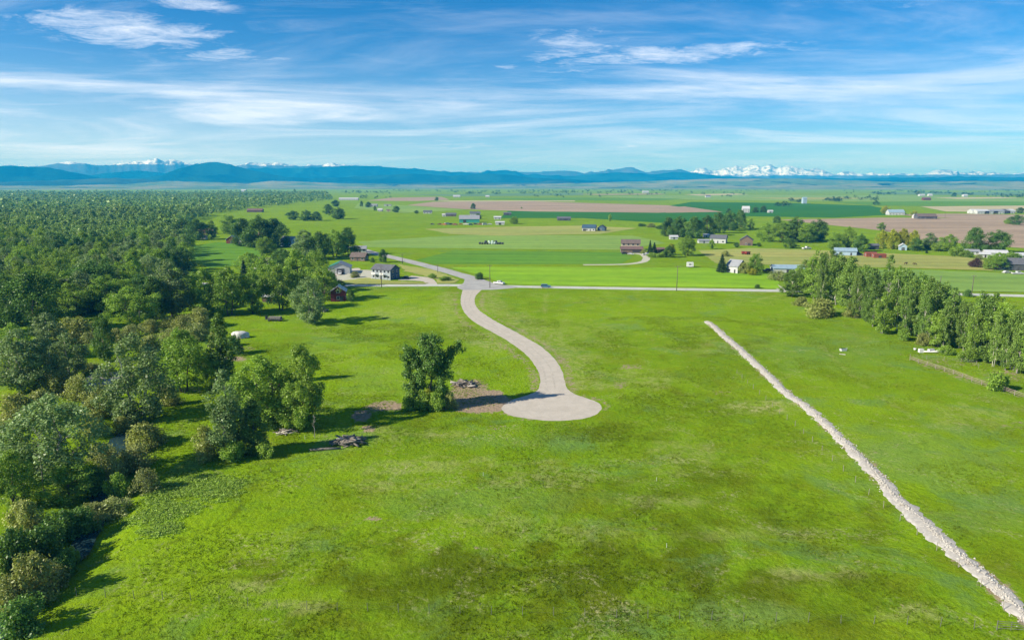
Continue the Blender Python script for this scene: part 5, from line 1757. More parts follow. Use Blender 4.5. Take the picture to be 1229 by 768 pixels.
gt = place(1213, 757)
t = thing('farm_gate', 'tubular metal gate at the corner of the bottom fence', 'gate', gt, R(-6))
for z in (.3, .6, .9, 1.15):
    MB().tube([(-1.5, 0, z), (1.5, 0, z)], .03, 6).build('rail', P_POST, t)
for x in (-1.5, 0, 1.5):
    MB().tube([(x, 0, .1 if x == 0 else -.3), (x, 0, 1.25)], .05 if x else .03, 6).build('post' if x else 'brace', P_POST, t)

for u, v, lab in ((366, 527, 'short white marker post under the meadow clump'), (325, 566, 'pale wooden stake in front of the front meadow clump'),
                  (800, 657, 'small white survey stake left in the right meadow'), (788, 577, 'small white survey stake in the middle meadow'), (580, 571, 'small white survey stake below the turnaround')):
    p = place(u, v)
    t = thing('stake', lab, 'stake', p)
    MB().box((0, 0, .25), (.05, .05, .8)).build('shaft', TRIM if 'white' in lab else POST_M, t)
    MB().tube([(0, 0, .649), (0, 0, .72)], [.035, .01], 4).build('tip', P_WHITE, t)


def power_pole(u, v, top, label, rot=0.0, arm=True):
    p = place(u, v); h = height_at(p, top) - p.z
    t = thing('power_pole', label, 'power pole', p, rot, 'power poles along the roads')
    MB().tube([(0, 0, -.5), (0, 0, h)], [.19, .12], 8).build('pole', POLE_M, t, True)
    if arm:
        MB().box((0, -.17, h - .55), (2.6, .11, .14)).build('crossarm', POLE_M, t)
        for x in (-1.15, .0, 1.15):
            MB().tube([(x, -.17, h - .485), (x, -.17, h - .22)], [.06, .04], 6).build('insulator', STEEL, t)
    return t


power_pole(588, 345.5, 317.5, 'tall power pole just right of the road junction')
power_pole(458, 345, 318, 'power pole in front of the blue house')
power_pole(483, 316.5, 304.5, 'power pole behind the blue house beside the paved road', .5)
power_pole(525.5, 327.5, 317.5, 'power pole halfway along the diagonal paved road', .5)
power_pole(812, 349.5, 319, 'power pole beside the county road right of the middle')
power_pole(1166, 354, 330, 'power pole behind the right end of the grove')
power_pole(1128, 344, 331, 'small power pole in the pasture behind the grove', 0, False)
power_pole(1134, 262, 255, 'far power pole beside the ploughed field', 0, False)


def road_sign(u, v, h, label, m):
    p = place(u, v)
    t = thing('road_sign', label, 'road sign', p)
    MB().box((0, 0, h / 2), (.08, .08, h)).build('post', STEEL, t)
    MB().box((0, -.06, h - .3), (.6, .03, .6)).build('panel', m, t)


road_sign(650, 347.5, 2.2, 'small dark road sign by the county road left of the suv', W_DARK)


# ------------------------------------------------------------------ buildings
def house(name, label, u, v, L_, W_, hw, hr_, rot, wall, roof, wins=4, doors=1, cat='house', over=.5, chimney=False, garage=None, gable_shade_m=None, porch=False, win_h=1.2, storeys=1, roof_b=None, group=None):
    """ridge along local x; front is local -y. L_, W_ in metres"""
    p = place(u, v)
    c = math.cos(rot); sn = math.sin(rot)
    back = abs(W_ / 2 * c) + abs(L_ / 2 * sn) * .6
    t = thing(name, label, cat, (p.x, p.y + back, p.z), rot, group)
    MB().prism_x([(-W_ / 2, -.3), (W_ / 2, -.3), (W_ / 2, hw), (0, hw + hr_), (-W_ / 2, hw)], -L_ / 2, L_ / 2).build('wall', wall, t)
    ang = math.atan2(hr_, W_ / 2)
    th = .18
    ex, ey = over, over
    zo = .02
    run = W_ / 2 + ey
    zl = hw - ey * math.tan(ang)
    A = [(-run, zl + zo), (0, hw + hr_ + zo), (0, hw + hr_ + th + zo), (-run, zl + th + zo)]
    B = [(0, hw + hr_ + zo), (run, zl + zo), (run, zl + th + zo), (0, hw + hr_ + th + zo)]
    if roof_b is None:  # the second slope can take a roof material of its own
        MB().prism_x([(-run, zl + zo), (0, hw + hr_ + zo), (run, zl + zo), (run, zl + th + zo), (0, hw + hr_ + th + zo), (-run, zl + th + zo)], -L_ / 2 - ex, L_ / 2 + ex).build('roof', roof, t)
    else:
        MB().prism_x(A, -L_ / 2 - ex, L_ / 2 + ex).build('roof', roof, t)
        MB().prism_x(B, -L_ / 2 - ex, L_ / 2 + ex).build('roof', roof_b, t)
    if gable_shade_m is not None:  # gable end coloured darker, the shade of that side put into its paint
        MB().prism_x([(-W_ / 2 + .03, 0), (W_ / 2 - .03, 0), (W_ / 2 - .03, hw - .05), (0, hw + hr_ - .1), (-W_ / 2 + .03, hw - .05)], L_ / 2 + .001, L_ / 2 + .06).build('gable_shade', gable_shade_m, t)
    x0 = L_ / 2

    def win(x, y, z, ww, wh, face):
        if face == 'f':
            f = MB().box((x, -W_ / 2 - .03, z), (ww + .24, .08, wh + .24)).build('window', TRIM, t)
            MB().box((x, -W_ / 2 - .075, z), (ww, .03, wh)).build('pane', GLASS, f)
        else:
            sx = 1 if face == 'r' else -1
            f = MB().box((sx * (x0 + .08), y, z), (.08, ww + .24, wh + .24)).build('window', TRIM, t)
            MB().box((sx * (x0 + .125), y, z), (.03, ww, wh)).build('pane', GLASS, f)
    for s_ in range(storeys):
        z = 1.55 + s_ * 2.8
        for i in range(wins):
            x = -L_ / 2 + L_ * (i + .5) / wins
            if doors and s_ == 0 and i == wins // 2: continue
            win(x, 0, z, min(1.5, L_ / wins * .5), win_h, 'f')
        if W_ > 4:
            win(0, -W_ * .22, z, 1.1, win_h, 'r'); win(0, W_ * .22, z, 1.1, win_h, 'r')
            win(0, 0, z, 1.1, win_h, 'l')
    if doors and wins:
        x = -L_ / 2 + L_ * (wins // 2 + .5) / wins
        d = MB().box((x, -W_ / 2 - .035, 1.05), (1.0, .09, 2.1)).build('door', DOOR, t)
        MB().box((x + .38, -W_ / 2 - .1, 1.05), (.08, .06, .08)).build('handle', STEEL, d)
    if garage:
        gx, gw, gh, gf = garage
        if gf == 'f':
            MB().box((gx, -W_ / 2 - .04, gh / 2), (gw, .10, gh)).build('garage_door', DOOR, t)
        else:
            sx = 1 if gf == 'r' else -1
            MB().box((sx * (x0 + .06), gx, gh / 2), (.12, gw, gh)).build('garage_door', DOOR, t)
    if chimney:
        MB().box((L_ * .2, W_ * .12, hw + hr_ + .2), (.7, .7, 1.6)).build('chimney', W_BROWN, t)
    if porch:
        for x in (-L_ * .32, L_ * .12):
            pz = 2.75 if storeys > 1 else .3
            d = MB().box((x, -W_ / 2 - .9, pz), (2.6, 1.75, .16)).build('balcony', TRIM, t)
            for xx in (-1.2, 1.2):
                MB().box((x + xx, -W_ / 2 - 1.68, (pz - .09) / 2 - .05), (.14, .14, pz + .02)).build('post', TRIM, d)
            MB().box((x, -W_ / 2 - 1.72, pz + .55), (2.6, .06, .9)).build('railing', TRIM, d)
    return t


S = mpp
# farmstead by the road
house('house', 'two-storey white house with shade-darkened blue gable end and charcoal roof near the junction', 461, 336, 12.2, 8.2, 5.4, 2.2, R(-27), mat('wall_pale_grey', (.27, .315, .345), .6, .06, .6), RF_CHAR, 5, 1, storeys=2, gable_shade_m=W_BLUE, porch=True)
house('shop_building', 'pale metal shop with a green roof slope and dark garage door', 406, 328.5, 12, 12, 3.6, 2.6, R(98), W_WHITE, RF_GREY, 0, 0, 'workshop', garage=(-0.8, 4.0, 3.0, 'l'), roof_b=RF_GREEN)
house('house', 'brown-roofed house behind the white shop', 430, 313.5, 10, 7, 2.8, 2.4, R(-10), W_BROWN, RF_BROWN, 3, 1)
house('barn', 'dark red two-storey barn with a white metal roof', 405, 361.5, 7.2, 6.2, 4.4, 2.2, R(100), W_RED, RF_WHITE, 2, 0, 'barn', storeys=2, garage=(-1.4, 1.6, 2.2, 'l'))
house('shed', 'small brown shed with a white roof under the trees', 321, 362.5, 4.6, 3.4, 2.2, .7, R(5), W_BROWN, RF_WHITE, 0, 0, 'shed', .3, garage=(.4, 1.2, 1.8, 'f'))
house('barn', 'red barn with a white roof at the edge of the clearing', 279, 292.5, 8, 9, 3.6, 3.0, R(86), W_RED, RF_WHITE, 0, 0, 'barn', garage=(0, 2.4, 2.6, 'l'))
house('lean_to', 'low white-roofed lean-to on the right of the clearing barn', 289, 293, 4.2, 5, 2.0, .9, R(0), W_WHITE, RF_WHITE, 0, 0, 'shed', garage=(0, 1.6, 1.6, 'f'))
house('house', 'long low reddish house above the clearing', 247, 281, 15, 8, 2.8, 2.2, R(4), W_BROWN, RF_RED, 5, 1, chimney=True)
house('shed', 'small grey shed below the long reddish house', 243, 287, 6, 4.5, 2.3, 1.0, R(3), W_GREY, RF_BROWN, 1, 1, 'shed')
house('house', 'brown ranch house in a gap of the far wood', 305, 255, 26, 12, 3.2, 3.2, R(5), W_BROWN, RF_RED, 6, 1)
house('house', 'pale blue house half hidden by the grove', 345, 296, 11, 9, 5.0, 2.8, R(-20), W_PALEBLUE, RF_GREY, 3, 1, storeys=2)
house('cabin', 'dark cabin with a tan roof among the farmstead trees', 317, 318, 8.4, 6, 2.6, 1.6, R(4), W_DARK, RF_BROWN, 3, 1, 'cabin')
house('shed', 'white flat-roofed shelter between the farmstead trees', 333, 354, 4.4, 3.0, 2.2, .5, R(0), W_WHITE, RF_WHITE, 0, 0, 'shed', .3, garage=(0, 1.6, 1.7, 'f'))
house('house', 'small pale roof just visible at the head of the paved road', 431, 303, 9, 7, 2.6, 1.8, R(8), W_WHITE, RF_GREY, 3, 1)
# far farmyard
house('barn', 'long teal barn with a grey roof in the far farmyard', 563, 267.5, 26, 16, 4.8, 4.6, R(2), W_TEAL, RF_GREY, 0, 0, 'barn', garage=(-6, 4, 3.6, 'f'))
house('house', 'white and dark farmhouse behind the teal barn', 570, 259.5, 16, 9, 4.5, 2.6, R(3), W_WHITE, RF_CHAR, 4, 1, chimney=True)
house('house', 'low brown house left of the teal barn', 541, 260, 16, 9, 3.0, 2.4, R(2), W_BROWN, RF_CHAR, 4, 1)
house('shed', 'white shed left of the low brown house', 533, 260, 6, 5, 2.8, 1.4, R(0), W_WHITE, RF_WHITE, 1, 1, 'shed')
house('shed', 'grey shed right of the teal barn', 597, 263.5, 10, 7, 3, 1.4, R(0), W_GREY, RF_WHITE, 2, 1, 'shed')
house('shed', 'pale shed at the right end of the far farmyard', 600, 270, 11, 6, 3, 1.2, R(0), W_GREY, RF_WHITE, 0, 0, 'shed', garage=(0, 3, 2.4, 'f'))
house('house', 'dark low house right of the far farmyard', 609, 258.5, 12, 8, 2.8, 1.8, R(0), W_DARK, RF_CHAR, 3, 1)
house('house', 'greyish house with dark trees left of the far farmyard', 513, 256.5, 14, 9, 3.2, 2.2, R(0), W_GREY, RF_CHAR, 3, 1)
house('farmhouse', 'white farm shed at the wood edge beside the orange roof', 456, 254, 8, 7, 3.2, 2.0, R(0), W_WHITE, RF_WHITE, 2, 1, 'farmhouse')
house('shed', 'small orange-brown shed at the wood edge', 466, 254.2, 6, 5, 2.6, 1.2, R(0), W_TAN, RF_RED, 1, 1, 'shed')
house('farmhouse', 'grey-roofed farmhouse at the wood edge', 448, 248.3, 16, 11, 3.6, 2.4, R(0), W_WHITE, RF_GREY, 4, 1, 'farmhouse')
house('shed', 'pale low shed right of the grey-roofed farmhouse', 465, 247.5, 15, 9, 3.0, 1.0, R(0), W_GREY, RF_GREY, 0, 0, 'shed', garage=(0, 4, 2.4, 'f'))
house('barn', 'long low pale barn at the end of the wood', 418, 240.5, 58, 16, 4.5, 3.0, R(2), W_WHITE, RF_WHITE, 8, 1, 'barn')
house('house', 'dark low house in the deep green field right of the farmyard', 677, 265, 18, 11, 2.8, 2.4, R(0), W_DARK, RF_CHAR, 4, 1)
house('house', 'blue-grey house with white trim alone on the plain', 708, 277.5, 14, 11, 3.4, 3.2, R(-14), W_GREY, W_BLUE, 4, 1, garage=(-4.4, 3.2, 2.3, 'f'))
house('house', 'dark blue gabled wing right of the blue-grey house on the plain', 723, 277.3, 9, 8, 3.2, 2.8, R(70), W_BLUE, RF_CHAR, 2, 0, 'house')
# tan house
house('house', 'two-storey tan house with a brown roof by the curved driveway', 758, 300.5, 14, 9, 5.2, 2.6, R(-8), STUCCO, RF_BROWN, 4, 1, storeys=2)
house('garage_building', 'low brown garage in front of the tan house', 759, 303.6, 16, 7, 2.7, 1.6, R(-6), W_BROWN, RF_RED, 0, 0, 'garage', garage=(3.6, 6.4, 2.2, 'f'))
house('shed', 'low brown outbuilding among the trees right of the tan house', 791, 303.5, 8, 5, 2.4, 1.2, R(0), W_BROWN, RF_RED, 2, 1, 'shed')
house('house', 'white house with a dark roof by the middle tree belt', 865, 292.3, 13, 10, 4.2, 2.6, R(-25), W_WHITE, RF_CHAR, 3, 1)
house('house', 'brown gabled house beside the middle tree belt', 898, 294.8, 12, 10, 4.4, 3.4, R(70), W_BROWN, RF_CHAR, 3, 0, storeys=1, garage=(-2.4, 2.2, 2.2, 'l'))
house('shed', 'white shed in front of the dark belt', 809, 287.5, 7, 5, 2.4, 1.2, R(0), W_WHITE, RF_WHITE, 1, 1, 'shed')
house('shed', 'small white shed left of the white house', 848, 285, 5, 4, 2.2, 1.0, R(0), W_WHITE, RF_WHITE, 1, 1, 'shed')
house('shed', 'grey shed below the small white shed', 845, 292, 9, 5, 2.2, 1.0, R(0), W_GREY, RF_GREY, 1, 1, 'shed')
house('house', 'white house with a steep grey roof behind the dark conifer', 886, 328, 7.5, 8, 4.0, 3.2, R(-52), W_WHITE, RF_GREY, 2, 1)
house('shed', 'long shed with a pale blue roof left of the grove', 949, 328.5, 17, 9, 2.8, 1.6, R(-8), W_GREY, RF_BLUE, 0, 0, 'shed', garage=(0, 3, 2.2, 'f'))
house('shed', 'blue-grey metal shed behind the grove', 1018, 307, 14, 8, 3.2, 1.8, R(-18), W_PALEBLUE, RF_BLUE, 2, 1, 'shed')
house('shed', 'left one of two rust red sheds in the corral', 1047, 308.7, 7, 5, 2.4, .8, R(-6), P_RUST, P_RUST, 0, 0, 'shed', .2, garage=(0, 2, 1.6, 'f'))
house('shed', 'right one of two rust red sheds in the corral', 1057, 310, 8, 5, 2.2, .7, R(-6), P_RUST, P_RUST, 0, 0, 'shed', .2, garage=(0, 2, 1.6, 'f'))
house('shed', 'blue and white shed under the yellow-green row', 1085, 300.5, 5, 5, 3.2, 1.8, R(70), W_PALEBLUE, RF_WHITE, 0, 0, 'shed', garage=(0, 2.2, 2.2, 'l'))
house('shed', 'dark shed left of the yellow-green row', 1050, 299.5, 6, 5, 3.0, 1.2, R(0), W_DARK, RF_CHAR, 1, 1, 'shed')
house('house', 'dark slate house cut by the right picture edge', 1222, 325, 16, 10, 3.8, 3.0, R(-16), W_DARK, RF_CHAR, 4, 1)
house('greenhouse', 'left one of the pale sheds below the big round trees', 1169, 306.0, 9, 6, 2.4, 1.2, R(-14), W_WHITE, RF_GREY, 3, 1, 'shed')
house('greenhouse', 'broad white-roofed shed right of the pale sheds', 1199, 307.5, 14, 7, 2.2, 1.6, R(-16), W_WHITE, RF_WHITE, 3, 1, 'shed')
house('shed', 'small white shed at the left of the broad white-roofed shed', 1184, 309.5, 6, 5, 2.4, 1.0, R(-14), W_WHITE, RF_WHITE, 1, 1, 'shed')
house('shed', 'white shed at the right edge behind the dark house', 1225, 311.5, 9, 7, 2.6, 1.6, R(0), W_WHITE, RF_WHITE, 1, 1, 'shed')
# far plain
house('farmhouse', 'white two-storey farmhouse far behind the dark belt', 896, 255.5, 12, 10, 7, 4.2, R(-10), W_WHITE, RF_WHITE, 3, 1, 'farmhouse', storeys=2)
house('shed', 'tiny white shed right of the far dark trees', 925, 255.5, 8, 6, 3, 1.5, R(0), W_WHITE, RF_WHITE, 1, 1, 'shed')
house('grain_bin', 'tall blue-grey grain tower far on the plain', 966, 244.5, 10, 10, 13, 3, R(0), W_PALEBLUE, RF_BLUE, 1, 1, 'grain tower')
house('farmhouse', 'pale blue-grey farmhouse alone on the far dark crop', 1077, 258.3, 24, 13, 4.6, 4.0, R(-6), W_WHITE, RF_BLUE, 5, 1, 'farmhouse')
house('barn', 'wide dark grey barn at the edge of the ploughed field', 1114, 263, 26, 13, 3.6, 3.8, R(-4), W_DARK, RF_BROWN, 4, 1, 'barn')
house('shed', 'small pale shed left of the wide dark grey barn', 1102, 262.3, 10, 8, 4, 2, R(0), W_GREY, RF_GREY, 1, 1, 'shed')
for u, L_, lab in ((1172, 14, 'leftmost long white shed on the right plain'), (1180, 20, 'second long white shed on the right plain'), (1190, 22, 'grey-roofed long shed in the middle of the right plain'),
                   (1199, 18, 'white high-roofed shed right of the grey-roofed long shed'), (1208, 12, 'dark shed near the right end of the white sheds'), (1214, 12, 'rightmost white shed on the right plain')):
    house('farm_shed', lab, u, 256.5 + (.3 if L_ > 15 else 0), L_, 14, 4.5, 2.8 if L_ < 21 else 2.0, R(0), W_DARK if 'dark' in lab else W_WHITE, RF_GREY if 'grey' in lab else (RF_CHAR if 'dark' in lab else RF_WHITE), 4, 1, 'farm shed', group='long sheds on the right plain')
house('barn', 'far red barn beyond the light green pasture', 1113, 240.5, 22, 12, 5, 4, R(0), W_RED, RF_RED, 3, 1, 'barn')
house('farm_shed', 'left far white shed beside dark trees near the foothills', 1107, 235.5, 22, 14, 5, 3, R(0), W_WHITE, RF_WHITE, 4, 1, 'farm shed')
house('farm_shed', 'right far white shed beside dark trees near the foothills', 1117, 235.5, 16, 12, 5, 4, R(0), W_WHITE, RF_WHITE, 3, 1, 'farm shed')
house('farm_shed', 'far white shed near the foothills at the right', 1159, 236.3, 16, 12, 6, 3, R(0), W_WHITE, RF_WHITE, 3, 1, 'farm shed')
house('farm_shed', 'far white shed below the foothills in the middle', 548, 237, 26, 14, 5, 3, R(0), W_WHITE, RF_WHITE, 4, 1, 'farm shed')
house('farm_shed', 'small far white shed right of the middle far trees', 585, 237, 14, 12, 4, 3, R(0), W_WHITE, RF_WHITE, 3, 1, 'farm shed')
house('farmhouse', 'tiny white farmhouse on the left of the right foothills', 850, 237.2, 18, 12, 5, 3, R(0), W_WHITE, RF_CHAR, 3, 1, 'farmhouse')
house('farmhouse', 'tiny white farmhouse near the foothills in the middle', 775, 231.8, 34, 18, 7, 4, R(0), W_WHITE, RF_WHITE, 3, 1, 'farmhouse')
house('farmhouse', 'tiny white house seen over the wood below the hills', 292, 230.4, 30, 20, 9, 5, R(0), W_WHITE, RF_WHITE, 3, 1, 'farmhouse')


# ------------------------------------------------------------------ vehicles
def vehicle(kind, label, u, v, rot, paint, cat=None, group='vehicles parked by the farms', sc=1.0):
    p = place(u, v)
    name = {'suv': 'suv', 'pickup': 'pickup_truck', 'car': 'car', 'van': 'van'}[kind]
    t = thing(name, label, cat or {'suv': 'car', 'pickup': 'pickup', 'car': 'car', 'van': 'van'}[kind], p, rot, group)
    L_, W_ = {'suv': (4.8, 1.9), 'pickup': (5.8, 2.0), 'car': (4.5, 1.8), 'van': (5.6, 2.1)}[kind]
    body = {'suv': [(-2.4, .45), (2.4, .45), (2.4, .85), (2.25, 1.05), (1.2, 1.12), (-2.35, 1.12)],
            'pickup': [(-2.9, .5), (2.9, .5), (2.9, .95), (2.75, 1.12), (1.6, 1.2), (-2.9, 1.2)],
            'car': [(-2.25, .4), (2.25, .4), (2.25, .75), (2.0, .88), (1.0, .95), (-2.2, .95)],
            'van': [(-2.8, .45), (2.8, .45), (2.8, 1.0), (2.5, 1.3), (-2.8, 1.3)]}[kind]
    cab = {'suv': [(-2.3, 1.12), (1.2, 1.12), (.6, 1.75), (-2.1, 1.78)], 'pickup': [(-.7, 1.2), (1.6, 1.2), (1.0, 1.85), (-.6, 1.88)],
           'car': [(-1.8, .95), (1.0, .95), (.3, 1.45), (-1.2, 1.48)], 'van': [(-2.8, 1.3), (2.5, 1.3), (1.7, 2.15), (-2.75, 2.2)]}[kind]
    MB().prism(body, -W_ / 2, W_ / 2).build('body', paint, t)
    c2 = MB().prism(cab, -W_ / 2 + .12, W_ / 2 - .12).build('cab', paint, t)
    zc0 = cab[0][1]; zc1 = cab[2][1]
    x0, x1 = cab[0][0] + .35, cab[2][0] - .1
    for s_ in (-1, 1):
        MB().prism([(x0, zc0 + .1), (cab[1][0] - .45, zc0 + .1), (x1, zc1 - .12), (x0 + .1, zc1 - .12)], s_ * (W_ / 2 - .125), s_ * (W_ / 2 - .095)).build('side_window', GLASS, c2)
    d = Vector((cab[2][0] - cab[1][0], 0, cab[2][1] - cab[1][1]))
    m = Vector((cab[1][0], 0, cab[1][1])) + d * .5
    MB().box((m.x + .03, 0, m.z + .02), (d.length * .75, W_ - .45, .03), ry=math.atan2(-d.z, d.x)).build('windscreen', GLASS, c2)
    wl = MB().tube([(0, -.12, 0), (0, .12, 0)], .36, 12).mesh('wheel'); wl.materials.append(TYRE)
    rm = MB().tube([(0, -.13, 0), (0, .13, 0)], .18, 8).mesh('rim'); rm.materials.append(STEEL)
    for x in (-L_ * .31, L_ * .31):
        for y in (-W_ / 2 + .06, W_ / 2 - .06):
            wh = link('wheel', wl, None, t); wh.location = (x, y, .36)
            link('rim', rm, None, wh)
    for y in (-W_ * .36, W_ * .36):
        MB().box((L_ / 2 + .005, y, .78), (.04, .34, .18)).build('headlight', LAMP, t)
        MB().box((-L_ / 2 - .005, y, .85), (.04, .2, .2)).build('tail_light', P_RED, t)
    if kind == 'pickup':
        MB().box((-1.85, 0, 1.215), (1.9, W_ - .3, .03)).build('cargo_bed', P_DARK, t)
    t.scale = (sc,) * 3
    return t


vehicle('pickup', 'white pickup truck turning at the paved junction', 599, 341.3, R(-32), P_WHITE, group=None)
vehicle('suv', 'blue-grey suv driving along the county road', 655, 345.2, R(-2), P_BLUE, group=None)
vehicle('pickup', 'white truck parked in the open door of the pale shop', 408, 329.3, R(-80), P_WHITE)
vehicle('car', 'dark car parked right beside the blue house', 488, 334.6, R(-20), P_DARK)
vehicle('suv', 'old dark car parked in the shade left of the red barn', 387, 374, R(-25), P_DARK)
vehicle('van', 'white van among the farmstead trees left of the cabin', 308, 323.3, R(-60), P_WHITE)
vehicle('suv', 'dark suv in front of the low brown garage', 750, 305.3, R(10), P_DARK)
vehicle('car', 'silver car in front of the low brown garage', 757, 305.8, R(-15), P_SILVER)
vehicle('pickup', 'silver pickup beside the curved driveway bend', 776, 306.3, R(5), P_SILVER)
vehicle('pickup', 'black pickup parked left of the pale blue roof', 921, 326, R(20), P_DARK)
vehicle('suv', 'dark suv parked nearest the pale blue roof', 931, 326, R(70), P_DARK)
vehicle('car', 'silver car behind the dark suv by the pale blue roof', 933, 323, R(60), P_SILVER)
vehicle('pickup', 'white truck parked beside the low dark tree', 968, 299.3, R(15), P_WHITE, sc=1.2)
vehicle('suv', 'black suv right of the blue-grey shed', 1029, 305.8, R(0), P_DARK, sc=1.2)
vehicle('car', 'silver car at the right edge below the dark house', 1208, 328, R(10), P_SILVER)
vehicle('pickup', 'pale pickup at the right edge below the dark house', 1221, 329.5, R(-5), P_SILVER)
FY = [('car', 519, 'dark car at the left end of the farmyard row', P_DARK), ('pickup', 528, 'rusty red truck in the farmyard row', P_RUST), ('pickup', 533, 'orange truck in the farmyard row', P_ORANGE),
      ('van', 537, 'white van in the farmyard row', P_WHITE), ('suv', 542, 'black suv right of the white van in the farmyard row', P_DARK), ('pickup', 546, 'dark red pickup in the farmyard row', P_RED),
      ('car', 553, 'orange car left of the teal barn front', P_ORANGE), ('pickup', 559, 'white pickup before the teal barn', P_WHITE), ('suv', 565, 'blue suv before the teal barn', P_BLUE),
      ('suv', 571, 'black suv before the right end of the teal barn', P_DARK), ('pickup', 576, 'rust brown truck right of the teal barn', P_RUST), ('van', 582, 'tall white van right of the teal barn', P_WHITE),
      ('car', 588, 'silver car at the right end of the farmyard row', P_SILVER)]
for i, (k, u, lab, m) in enumerate(FY):
    vehicle(k, lab, u, 269.8 + (i % 3) * .25, R((i * 37) % 60 - 30), m, sc=1.15)


# ------------------------------------------------------------------ trailers, bales, scrap, animals
def box_trailer(label, u, v, L_, W_, H_, rot, m, name='trailer', cat='trailer'):
    p = place(u, v)
    t = thing(name, label, cat, p, rot)
    prof = [(-L_ / 2, .55), (L_ / 2, .55), (L_ / 2, H_ - .25), (L_ / 2 - .25, H_), (-L_ / 2 + .25, H_), (-L_ / 2, H_ - .25)]
    MB().prism(prof, -W_ / 2, W_ / 2).build('body', m, t)
    MB().box((0, -W_ / 2 - .02, H_ * .62), (L_ * .35, .05, H_ * .22)).build('window', GLASS, t)
    MB().box((L_ * .32, -W_ / 2 - .02, .55 + (H_ - .8) / 2), (.7, .04, H_ - .9)).build('door', TRIM if m is not P_WHITE else P_SILVER, t)
    wl = MB().tube([(0, -.12, 0), (0, .12, 0)], .34, 10).mesh('wheel'); wl.materials.append(TYRE)
    for x in (-.4, .45):
        for y in (-W_ / 2 + .14, W_ / 2 - .14):
            o = link('wheel', wl, None, t); o.location = (x, y, .34)
    MB().tube([(L_ / 2, 0, .6), (L_ / 2 + 1.1, 0, .5)], .06, 6).build('hitch', STEEL, t)
    return t


box_trailer('small white box trailer alone on the field left of the grey-roofed house', 828, 321, 4.0, 2.6, 3.2, R(-10), P_WHITE)


def flatbed(label, u, v, L_, rot):
    p = place(u, v)
    t = thing('flat_trailer', label, 'trailer', p, rot)
    MB().box((0, 0, .75), (L_, 2.4, .22)).build('deck', W_DARK, t)
    MB().box((-L_ / 2 + .08, 0, 1.4), (.1, 2.3, 1.07)).build('headboard', W_DARK, t)
    for i in range(6):
        MB().box((-L_ / 2 + .9 + i * (L_ - 1.4) / 6, -1.22, 1.2), (.1, .08, .7)).build('stake', LOG_M, t)
    MB().box((.2, 0, 1.22), (L_ * .7, 1.9, .72)).build('load', mat('hay_old', (.16, .15, .14), .95, .3, 1.5, .5), t)
    wl = MB().tube([(0, -.14, 0), (0, .14, 0)], .36, 10).mesh('wheel'); wl.materials.append(TYRE)
    for x in (-L_ * .3, L_ * .3):
        for y in (-1.0, 1.0):
            o = link('wheel', wl, None, t); o.location = (x, y, .36)
    return t


flatbed('old dark flat trailer loaded and left on the grass below the farmstead trees', 330, 385, 6.4, R(-3))

# white tarp over a heap
p = place(288, 405)
t = thing('tarp_heap', 'white tarp thrown over a rounded heap at the meadow edge', 'tarp heap', p)
r_ = np.random.default_rng(6); n, m = 22, 8
V = []
for j in range(m + 1):
    tt = j / m
    for i in range(n):
        a = 2 * math.pi * i / n
        q = math.cos(tt * math.pi / 2) ** .6
        k = 1 + .13 * math.sin(3 * a) + r_.normal() * .09
        V.append((2.9 * q * k * math.cos(a), 1.8 * q * k * math.sin(a), 2.1 * math.sin(tt * math.pi / 2) ** .8 * (1 + r_.normal() * .03)))
F_ = [(j * n + i, j * n + (i + 1) % n, (j + 1) * n + (i + 1) % n, (j + 1) * n + i) for j in range(m) for i in range(n)]
link('tarp', np_mesh('tarp', np.array(V), np.array(F_), TARP, None, False), None, t)
for i in range(9):
    a = i * .7
    MB().tube([(2.8 * math.cos(a), 1.9 * math.sin(a), .2), (3.2 * math.cos(a + .2), 2.2 * math.sin(a + .2), .25)], [.22, .16], 6).build('weight', LOG_M, t)


def bale(u, v, m, label, rz, z=0.0, r_b=.95):
    p = place(u, v)
    t = thing('wrapped_bale', label, 'bale', (p.x, p.y, p.z + z), rz, 'wrapped bales stacked on the field')
    MB().tube([(0, -.75, r_b), (0, -.68, r_b), (0, .68, r_b), (0, .75, r_b)], [r_b * .86, r_b, r_b, r_b * .86], 14).build('roll', m, t, True)
    MB().tube([(0, -.79, r_b), (0, -.752, r_b)], r_b * .5, 10).build('end_wrap', m, t)
    return t


BL = [(575, D_, z) for D_, z in ()]
bale_rows = [(576, 'dark', 0), (579, 'dark', 0), (582, 'dark', 0), (585, 'dark', 0), (588, 'pale', 0), (591, 'pale', 0), (594, 'pale', 0), (597, 'dark', 0), (600, 'dark', 0), (603, 'dark', 0)]
words = ['first', 'second', 'third', 'fourth', 'fifth', 'sixth', 'seventh', 'eighth', 'ninth', 'tenth']
for i, (u, c, z) in enumerate(bale_rows):
    bale(u, 293.2 + (i % 2) * .25, BALE_D if c == 'dark' else BALE_P, f'{c} wrapped round bale, {words[i]} from the left in the low row on the field', R(70 + i * 9))
for i, (u, c) in enumerate(((583, 'dark'), (587, 'pale'), (591, 'pale'), (595, 'dark'))):
    bale(u, 292.2, BALE_P if c == 'pale' else BALE_D, f'{c} wrapped round bale, {words[i]} from the left in the rear row on the field', R(60 + i * 25), 0, 1.25)

